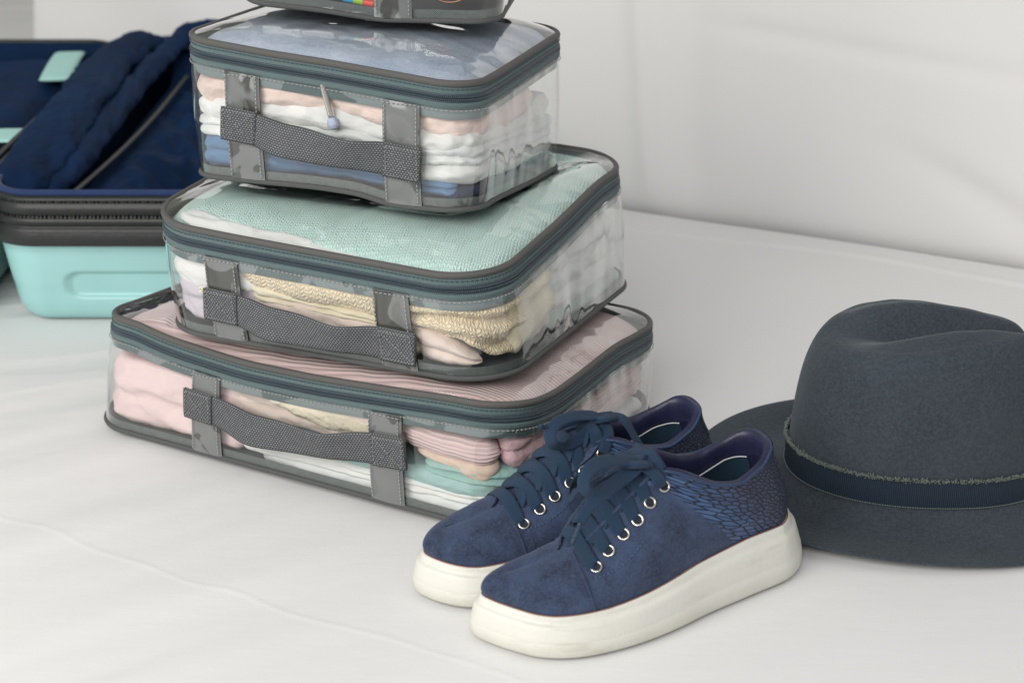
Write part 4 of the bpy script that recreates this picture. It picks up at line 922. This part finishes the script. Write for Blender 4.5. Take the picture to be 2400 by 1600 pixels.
near_pts = [(.003, .013), (.010, .022), (.019, .029), (.032, .034), (.055, .0365), (.093, .0405), (.120, .0450), (.145, .0470), (.165, .0460), (.182, .0430), (.196, .0375), (.208, .0285), (.217, .0155), (.2245, .001)]
far_pts = [(.2275, -.010), (.224, -.0185), (.213, -.0260), (.195, -.0300), (.170, -.0315), (.140, -.0290), (.100, -.0235), (.060, -.0215), (.032, -.0215), (.014, -.0165), (.004, -.0070)]
def laces_near(root, lace, L):
    up = (.1, .3, 1.0); cm = (.45, .62, .62)
    k = np.array([.1275, .007, .0925]); bow = empty('bow', (0, 0, 0)); bow.parent = root
    tube('knot', spline([k + np.array(v) for v in ((-.007, .003, .000), (-.001, .0055, .003), (.006, .002, .003), (.006, -.004, .001), (-.002, -.006, .001), (-.006, .0, .003))], 50), .0036, MT['lace'], bow, k=10, rz=.0024)
    lace([k + np.array([.001, .003, .001]), (.1245, .0110, .0925), (.1215, .0155, .0900), (.1190, .0190, .0860), (.1180, .0200, .0820)], [up, (0, .5, .9), (0, .7, .7), (0, .8, .6), (0, .9, .4)], name='lace_run', parent=bow)
    lace([k + np.array([.001, .001, .003]), (.1400, .009, .1000), (.1520, .011, .1035), (.1630, .014, .1035), (.1700, .017, .0990), (.1695, .019, .0925), (.1620, .019, .0890), (.1510, .016, .0895), (.1400, .012, .0905), k + np.array([.002, .003, .0])],
         [up, (.1, .45, .9), (.1, .5, .85), (.4, .6, .65), (.85, .45, .2), (.55, .75, -.25), (.3, .85, .3), (.2, .8, .55), (.1, .7, .7), up], name='bow_loop', parent=bow, n=120)
    lace([k + np.array([.0, -.003, .001]), (.130, -.010, .0945), (.139, -.021, .084), (.148, -.027, .072), (.153, -.026, .064), (.151, -.020, .070), (.140, -.009, .083), k + np.array([.003, -.003, 0])],
         [up, (0, -.6, .8), (0, -.8, .6), (0, -.9, .4), (.8, -.3, .3), (.2, -.5, .8), (0, -.4, .9), up], name='bow_loop', parent=bow, n=100)
    lace([k + np.array([.004, .003, -.001]), (.1420, .013, .0885), (.1540, .018, .0880), (.1640, .0205, .0860), (.1710, .0215, .0810), (.1755, .0220, .0750)], [up, cm, cm, (.5, .7, .4), (.5, .8, .3), (.4, .9, .2)], name='lace_end', parent=bow, w=.0066)
    q = np.linspace(0, 1, 12)[:, None]; tube('lace_tip', np.array([.1750, .0221, .0756]) + q * np.array([.0055, .0, -.0125]), .0013, plain('clear_lace_tip', (.02, .04, .07), .15, 900), bow, k=8)
    lace([k + np.array([-.003, -.001, 0]), (.121, -.004, .094), (.1180, -.010, .089), (.1180, -.0135, .083)], [up, up, (0, -.6, .8), (0, -.8, .5)], name='lace_run', parent=bow)
def laces_rear(root, lace, L):
    up = (.1, .3, 1.0); cm = (.45, .62, .62)
    k = np.array([.1000, .004, .0905]); bow = empty('bow', (0, 0, 0)); bow.parent = root
    tube('knot', spline([k + np.array(v) for v in ((-.006, .003, .001), (0, .0045, .003), (.006, .001, .0015), (.005, -.004, .0), (-.002, -.005, 0), (-.006, .0, .002))], 50), .0036, MT['lace'], bow, k=10, rz=.0024)
    lace([k + np.array([.001, .003, 0]), (.1005, .0105, .0870), (.1045, .0165, .0815), (.1090, .0200, .0765)], [up, (0, .5, .9), (0, .8, .5), (0, .9, .4)], name='lace_run', parent=bow)
    lace([k + np.array([.002, 0, .003]), (.1100, .005, .0965), (.1240, .006, .0990), (.1360, .009, .0985), (.1425, .012, .0935), (.1400, .014, .0870), (.1290, .012, .0840), (.1130, .008, .0860), k + np.array([.003, .001, 0])],
         [up, (.1, .45, .9), (.1, .5, .85), (.4, .6, .65), (.85, .45, .2), (.55, .75, -.25), (.3, .85, .3), (.2, .8, .55), up], name='bow_loop', parent=bow, n=120)
    lace([k + np.array([-.001, .001, .003]), (.0945, .006, .0925), (.0880, .010, .0900), (.0840, .0150, .0810), (.0815, .0200, .0725), (.0810, .0240, .0670)], [up, (-.1, .5, .9), (-.3, .6, .7), (-.4, .7, .5), (-.3, .8, .4), (-.2, .9, .3)], name='bow_loop', parent=bow, n=90)
    lace([k + np.array([.002, 0, .001]), (.112, .001, .093), (.128, .002, .092), (.138, .006, .0925)], [up, up, up, up], name='lace_end', parent=bow, w=.0055)
    q = np.linspace(0, 1, 12)[:, None]; tube('lace_tip', np.array([.136, .006, .0925]) + q * np.array([.0115, .003, .0070]), .0015, MT['lace'], bow, k=8)
    lace([k + np.array([-.001, -.001, 0]), (.104, -.005, .088), (.1085, -.011, .080), (.1100, -.0135, .075)], [up, up, (0, -.6, .8), (0, -.8, .5)], name='lace_run', parent=bow)
build_shoe((.179, .910), 210, near_pts, far_pts, 'front navy suede sneaker with blue snake heel and white platform sole', None or laces_near, seed=1)
near2 = [(.003, .012), (.010, .020), (.019, .026), (.032, .030), (.055, .0315), (.093, .0325), (.120, .0355), (.145, .0375), (.165, .0375), (.182, .0360), (.197, .0330), (.209, .0270), (.2185, .0165), (.2245, .005)]
far2 = [(.2265, -.004), (.224, -.0125), (.216, -.0220), (.202, -.0300), (.182, -.0365), (.150, -.0390), (.110, -.0340), (.070, -.0290), (.035, -.0270), (.014, -.0200), (.004, -.0090)]
build_shoe((.179 - .0370, .910 + .0480), 208.6, near2, far2, 'rear navy suede sneaker half hidden behind its twin, beside the widest cube', laces_rear, seed=5, rear=True)

# ------------------------------------------------------------------ felt hat
s = NT('charcoal_felt'); o = s.obj(); n1 = s.noise(o, 16, 4, .55); n2 = s.noise(o, 520, 3, .75); n3 = s.noise(o, 110, 3)
c = s.ramp(n1, (.020, .028, .038), (.034, .044, .056), .3, .7); c = s.mix(s.n('MapRange', {0: n2, 1: .38, 2: .72, 3: 0.0, 4: .55}).outputs[0], c, (.072, .088, .106))
MT['felt'] = s.done(c, .95, s.bump(n2, .0005, .9, s.bump(n3, .0007, .5)), Sheen_Weight=.16, Sheen_Roughness=.4, Sheen_Tint=(.7, .8, .85, 1))
s = NT('navy_grosgrain_ribbon'); U, V, uv = s.uv(); w_ = s.math('MULTIPLY_ADD', s.math('SINE', s.math('MULTIPLY', U, 2 * PI / .0013)), .5, .5)
MT['grosgrain'] = s.done(s.mix(w_, (.006, .013, .026), (.014, .030, .055)), .6, s.bump(w_, .0004, 1.0))
MT['fray'] = plain('frayed_yarn', (.17, .20, .175), .9, 900); MT['edge_thread'] = plain('green_grey_thread', (.16, .20, .18), .9, 900)
hat = empty('fedora_hat', (.276, .992, 0), 0, label='charcoal felt fedora with navy ribbon band, right of the sneakers', category='hat')
n_ = 360; th = np.arange(n_) / n_ * 2 * PI; CA, CBb = .088, .0655
ex = 2 / 2.25; cx_ = np.sign(np.cos(th)) * np.abs(np.cos(th)) ** ex * CA; cy_ = np.sign(np.sin(th)) * np.abs(np.sin(th)) ** ex * CBb
def hat_top(u, v):
    near = np.interp(u, [-.095, -.080, -.065, -.041, -.017, .007, .031, .055, .075, .095], [.100, .1075, .1115, .1170, .1225, .1275, .129, .126, .120, .108])
    far = np.interp(u, [-.095, -.082, -.070, -.051, -.033, -.014, .006, .032, .058, .078, .095], [.078, .092, .106, .119, .125, .1275, .1265, .122, .115, .106, .092])
    g = smooth((u + .078) / .095) * smooth((.11 - u) / .05)
    dent = np.minimum(near, far) + .002 * (1 - g) - .024 * g
    out_n, out_f = near - .010, far - .012
    ks = np.array([-.062, -.031, -.004, .019, .055]); vals = np.stack([out_n, near, dent, far, out_f], -1)
    v2 = np.clip(v, ks[0], ks[-1]); i = np.clip(np.searchsorted(ks, v2) - 1, 0, 3); f = (v2 - ks[i]) / (ks[i + 1] - ks[i]); f = f * f * (3 - 2 * f)
    return np.take_along_axis(vals, i[..., None], -1)[..., 0] * (1 - f) + np.take_along_axis(vals, (i + 1)[..., None], -1)[..., 0] * f
rows = []; p = np.linspace(0, 1, 46)
G3 = .70; T3 = hat_top(cx_ * G3, cy_ * G3); Tm = hat_top(cx_ * .84, cy_ * .84)
lowf = -.010 * np.clip((np.abs(cx_ / CA) - .6) / .4, 0, 1) 
for t in p:
    b0, b1, b2, b3 = (1 - t) ** 3, 3 * t * (1 - t) ** 2, 3 * t * t * (1 - t), t ** 3
    g = b0 * 1.0 + b1 * .965 + b2 * .955 + b3 * G3; z = b0 * .016 + b1 * (.070 + lowf) + b2 * (np.minimum(Tm, T3) + .012 + lowf) + b3 * T3
    rows.append(np.stack([cx_ * g, cy_ * g, z + 0 * g], 1))
for g in np.linspace(G3, 0.01, 46)[1:]:
    rows.append(np.stack([cx_ * g, cy_ * g, hat_top(cx_ * g, cy_ * g)], 1))
P = np.stack(rows, 1)
for _ in range(10): P[:, 2:-1, 2] = .25 * P[:, 1:-2, 2] + .5 * P[:, 2:-1, 2] + .25 * P[:, 3:, 2]
for _ in range(6): P[:, 24:, 2] = .25 * np.roll(P, 1, 0)[:, 24:, 2] + .5 * P[:, 24:, 2] + .25 * np.roll(P, -1, 0)[:, 24:, 2]
P += (.0011 * fbm(P * 16, 3))[..., None] * np.array([.6, .6, 1])
grid('crown', P, MT['felt'], hat, cu=True, flip=False)
rows = []; BA, BB = .156, .1150
def brim_z(a, k):
    front = np.clip(-np.sin(a), 0, 1); left = np.clip(-np.cos(a), 0, 1); back = np.clip(np.sin(a), 0, 1)
    outer = .0045 + .0080 * left ** 2 + .013 * back ** 1.5 + .002 * np.sin(3 * a + 1)
    return .0165 * (1 - k) ** 1.6 + outer * smooth(k) + .0015 * np.sin(a * 2 + 2) * k * (1 - k) - .0015 * (1 - np.abs(2 * k - 1))
for k in np.r_[np.linspace(0, .97, 34), .99, 1.0]:
    x = (cx_ * .99) * (1 - k) + BA * np.cos(th) * k; y = (cy_ * .99) * (1 - k) + (BB * np.sin(th)) * k; rows.append(np.stack([x, y, brim_z(th, k) + .0 - .0010 * max(0, (k - .98) / .02) ** 2], 1))
for k in np.r_[1.0, .99, np.linspace(.97, 0, 12)]:
    x = (cx_ * .99) * (1 - k) + BA * np.cos(th) * k; y = (cy_ * .99) * (1 - k) + (BB * np.sin(th)) * k; rows.append(np.stack([x, y, brim_z(th, k) - .0019 + .0008 * max(0, (k - .98) / .02) ** 2], 1))
P = np.stack(rows, 1); P[..., 2] += .0008 * fbm(P * 14, 2)
grid('brim', P, MT['felt'], hat, cu=True, flip=True)
def crown_at(z):   # crown footprint scale at a low height
    t = np.clip((z - .016) / .14, 0, 1); return 1 - .035 * 3 * t * .55
zb = lambda a: .0185 + .001 * np.sin(a * 2)
rows = []
for k in np.linspace(0, 1, 8):
    z = zb(th) + .0185 * k; g = crown_at(z) + .008 + .003 * math.sin(PI * k); rows.append(np.stack([cx_ * g, cy_ * g, z], 1))
P = np.stack(rows, 1); ar = np.r_[0, np.cumsum(np.hypot(*np.diff(np.vstack([P[:, 0, :2], P[:1, 0, :2]]), axis=0).T))]
bd = grid('ribbon_band', P, MT['grosgrain'], hat, cu=True, uv=np.stack(np.meshgrid(ar, np.linspace(0, .0185, 8), indexing='ij'), -1))
nn = unit(np.stack([np.cos(th) / CA, np.sin(th) / CBb, 0 * th], 1))
dashes('band_edge_thread', P[:, 0] + nn * .0004, nn, MT['edge_thread'], bd, closed=True, dash=.0010, gap=.0006, w=.0006)
# frayed upper edge: thousands of short yarns
m = 3600; a = RNG.rand(m); i = (a * n_).astype(int) % n_; base = P[i, -1] + RNG.randn(m, 3) * np.array([.0003, .0003, .0006]); clump = fbm(np.stack([np.cos(a * 2 * PI) * 22, np.sin(a * 2 * PI) * 22, 0 * a], -1), 3)
dirv = unit(nn[i] * (.25 + .5 * RNG.rand(m))[:, None] + np.c_[RNG.randn(m) * .55, RNG.randn(m) * .55, .25 + RNG.rand(m)])
L_ = (.0010 + .0015 * RNG.rand(m)) * (1 + .8 * clump); C = base + dirv * (L_ * .5)[:, None] + nn[i] * .0008
Bv = unit(np.cross(dirv, nn[i])); Nv = np.cross(Bv, dirv)
V = C[:, None] + dirv[:, None] * (_BX[:, 0][None] * L_[:, None])[..., None] + Bv[:, None] * (_BX[:, 1] * .00035)[None, :, None] + Nv[:, None] * (_BX[:, 2] * .00035)[None, :, None]
raw('frayed_edge', V.reshape(-1, 3), (_BF[None] + (np.arange(m) * 8)[:, None, None]).reshape(-1, 4), MT['fray'], bd, flat=True, kind='stuff')

# ------------------------------------------------------------------ open suitcase
MT['shell'] = plain('mint_hard_shell', (.37, .65, .64), .38, 8, .0002, Coat_Weight=.25)
MT['rim'] = plain('black_zipper_rim', (.016, .018, .017), .45, 200); MT['nylon'] = deep('navy_nylon_lining', (.0045, .021, .066), var=.35, weave=700, fuzz=.0, rough=.8, coarse=12)
MT['royal'] = cloth('royal_blue_edge', (.010, .030, .110), .2); MT['mint_strap'] = plain('mint_strap', (.42, .72, .66), .7, 500); MT['chrome'] = plain('grey_metal', (.45, .44, .42), .3, 60, Metallic=1.0)
case = empty('open_suitcase', (-.437, 1.284, 0), 0, label='open mint hard shell suitcase with navy lining, behind the cubes', category='suitcase')
def rrect(x0, x1, y0, y1, r, n=420):
    pts = []
    for cx, cy, a0 in ((x1 - r, y1 - r, 0), (x0 + r, y1 - r, 90), (x0 + r, y0 + r, 180), (x1 - r, y0 + r, 270)):
        for k in range(21):
            a = math.radians(a0 + 90 * k / 20); pts.append((cx + r * math.cos(a), cy + r * math.sin(a)))
    p = np.array(pts + pts[:1]); s_ = np.r_[0, np.cumsum(np.hypot(*np.diff(p, axis=0).T))]; q = np.linspace(0, s_[-1], n + 1)[:-1]
    P = np.stack([np.interp(q, s_, p[:, 0]), np.interp(q, s_, p[:, 1])], 1); t = unit(np.roll(P, -1, 0) - np.roll(P, 1, 0)); return P, np.c_[t[:, 1], -t[:, 0]]
def half_shell(x0, x1, y0, y1, nm, edge):
    P2, N2 = rrect(x0, x1, y0, y1, .045, 560)
    rows = []
    tabz = np.array([(.030, .0022), (.0235, .006), (.0195, .011), (.0165, .018), (.0150, .024), (.0138, .030), (.0126, .034), (.0115, .038), (.0104, .043), (.0090, .050), (.0065, .062), (.0050, .069), (.0035, .0705), (.0028, .076), (.0022, .084)])
    zq = np.r_[.0022, .0035, .006, .008, .011, .014, np.linspace(.017, .060, 34), .064, .069, .0698, .0705, .076, .084]
    prof_ = [(.07, .0005), (.040, .001)] + [(float(np.interp(z, tabz[:, 1], tabz[:, 0])), float(z)) for z in zq]
    for ins, z in prof_ or ((.07, .0005), (.040, .001), (.030, .0022), (.0235, .006), (.0195, .011), (.0165, .018), (.0150, .024), (.0138, .030), (.0126, .034), (.0115, .038), (.0104, .043), (.0090, .050), (.0065, .062), (.0050, .069), (.0035, .0705), (.0028, .076), (.0022, .084)):
        off = np.zeros(len(P2))
        fr = (N2[:, 1] < -.9); cx0, cx1 = x0 + .075, x1 - .075
        dx = np.where(P2[:, 0] < cx0, cx0 - P2[:, 0], np.where(P2[:, 0] > cx1, P2[:, 0] - cx1, 0)); dist = np.hypot(dx, z - .037)
        off = np.where(fr, -.0045 * (1 - smooth((dist - .0095) / .0040)), 0)
        rows.append(np.c_[P2 - N2 * (ins * .72 - off)[:, None], np.full(len(P2), z)])
    sh = grid(nm, np.stack(rows, 1), MT['shell'], case, cu=True)
    rim = []
    for o_, z in ((.0040, .076), (.0046, .0795), (.0046, .0865), (.0036, .0885), (.0036, .0900), (.0010, .0910), (.0005, .0925), (.0026, .0945), (.0030, .0975), (.0012, .0995), (-.0005, .1010), (.0020, .1030), (.0032, .1070), (.0018, .1105), (.0, .1125), (.0012, .1140), (.0004, .1165), (-.003, .1175), (-.007, .1172)):
        rim.append(np.c_[P2 + N2 * o_, np.full(len(P2), z)])
    rm = grid('zipper_rim', np.stack(rim, 1), MT['rim'], case, cu=True)
    for z in (.0992, .1008, .1135):
        m = 900; idx = (np.arange(m) * len(P2) / m).astype(int); C = np.c_[P2[idx] + N2[idx] * .0010, np.full(m, z)]; n3 = np.c_[N2[idx], np.zeros(m)]; t3 = np.cross(np.tile([0, 0, 1.], (m, 1)), n3)
        boxes('zipper_teeth', C, t3, np.tile([0, 0, 1.], (m, 1)), n3, (.0011, .0017, .0016), MT['rim'], rm)
    ln = []
    for ins, z in ((.005, .1180), (.010, .1178), (.013, .114), (.014, .10), (.016, .07), (.019, .035), (.028, .022), (.06, .020), (.12, .0195)):
        q = np.c_[P2 - N2 * ins, np.full(len(P2), z)]
        q[:, :2] += N2 * (.0035 * fbm(np.stack([P2[:, 0] * 16, P2[:, 1] * 16, 0 * P2[:, 0] + z * 22], -1), 3) * (z < .112))[:, None]; ln.append(q)
    grid('lining', np.stack(ln, 1), MT['nylon'], case, cu=True, flip=False)
    raw('lining_floor', [[x0 + .05, y0 + .05, .021], [x1 - .05, y0 + .05, .021], [x1 - .05, y1 - .05, .021], [x0 + .05, y1 - .05, .021]], [[0, 1, 2, 3]], MT['nylon'], case)
    tube('lining_edge', np.c_[P2 - N2 * .0065, np.full(len(P2), .1188)], .0032, edge, case, closed=True, k=8)
W0 = np.array([-.42, 1.30, 0])
half_shell(-.004, .36, -.005, .62, 'half_shell', MT['royal']); half_shell(-.395, -.014, -.005, .60, 'half_shell', MT['rim'])
# rolled divider along the hinge and the crumpled flap in the right half
def roll(name, pts, rx, rz, amp, sd, mat):
    C = spline(pts, 120); q = np.linspace(0, 1, 120); th_ = np.arange(40) / 40 * 2 * PI
    e = np.clip(np.minimum(q, 1 - q) / .05, 0, 1) ** .5
    T, Bq, Nq = frames(C)
    P = C[:, None] + Bq[:, None] * (np.cos(th_)[None, :, None] * rx * e[:, None, None]) + Nq[:, None] * (np.sin(th_)[None, :, None] * rz * e[:, None, None])
    d = ridge(np.stack([P[..., 1] * 16 + P[..., 0] * 60 + sd, P[..., 0] * 30, P[..., 2] * 35], -1), 3) - .4
    P = P + (P - C[:, None]) / (rx) * (amp * d)[..., None]; return grid(name, P, mat, case, cv=True, flip=True)
roll('divider_roll', [(.014, .02, .110), (.016, .12, .119), (.010, .28, .125), (.004, .44, .126), (.018, .575, .128)], .026, .013, .0080, 1, MT['nylon'])
roll('divider_fold', [(.040, .04, .106), (.046, .16, .112), (.044, .30, .116), (.045, .46, .120), (.062, .590, .130)], .013, .009, .0060, 4, MT['nylon'])
roll('divider_fold', [(.045, .585, .128), (.11, .598, .134), (.18, .604, .130), (.30, .606, .124)], .016, .012, .003, 6, MT['nylon'])
tube('flap_zip', spline([W0 * 0 + v for v in (np.array([.058, .035, .103]), np.array([.066, .20, .098]), np.array([.070, .34, .096]), np.array([.074, .50, .100]))], 60), .0026, MT['rim'], case, k=8)
xx, yy = np.meshgrid(np.linspace(.055, .34, 130), np.linspace(.03, .58, 150), indexing='ij')
sl = smooth((xx - .055) / .16); z = .088 - .062 * sl
q3 = np.stack([xx * 9 + yy * 3, yy * 7 - xx * 5, 0 * xx + 2], -1)
z = z + .034 * (ridge(q3, 3) - .40) * smooth((xx - .06) / .04) * smooth((.36 - xx) / .06) * smooth((yy - .02) / .06) * smooth((.60 - yy) / .05) + .03 * smooth((yy - .48) / .10) * (1 - .3 * sl)
grid('mesh_flap', np.stack([xx, yy, np.minimum(z, .122)], -1), MT['nylon'], case, flip=False)
q = np.linspace(0, 1, 24)
ribbon('back_strap', np.stack([.058 + .25 * q, .566 + 0 * q, .1035 + .002 * np.sin(q * 5)], 1), (0, -.8, .5), .013, .002, MT['mint_strap'], case)
tube('metal_bar', np.stack([.030 + .12 * q, .560 + 0 * q, .1200 - .002 * q], 1), .0042, MT['chrome'], case, k=10)
tube('strap_buckle', np.stack([.022 + .012 * q, .556 + 0 * q, .1205 + 0 * q], 1), .0075, MT['chrome'], case, k=10, rz=.005)
# left half: bulging navy cover with mint straps
xx, yy = np.meshgrid(np.linspace(-.385, -.020, 90), np.linspace(.01, .585, 120), indexing='ij')
e = np.clip(np.minimum(np.minimum(xx + .385, -.020 - xx) / .05, np.minimum(yy - .01, .585 - yy) / .05), 0, 1)
z = .082 + .026 * smooth(e) + .007 * (ridge(np.stack([xx * 8, yy * 6 + xx * 3, 0 * xx + 8], -1), 2) - .4)
cover = lambda x, y: .1095 + 0 * x
grid('divider_cover', np.stack([xx, yy, z], -1), MT['nylon'], case, flip=False)
ribbon('cross_strap', np.stack([-.070 + .018 * q, .560 - .135 * q, .1135 + .002 * np.sin(q * 3)], 1), (0, 0, 1), .034, .003, MT['mint_strap'], case)
ribbon('cross_strap', np.stack([-.22 + .205 * q, .190 + .012 * q, .1140 + .0 * q], 1), (0, 0, 1), .050, .003, MT['mint_strap'], case)
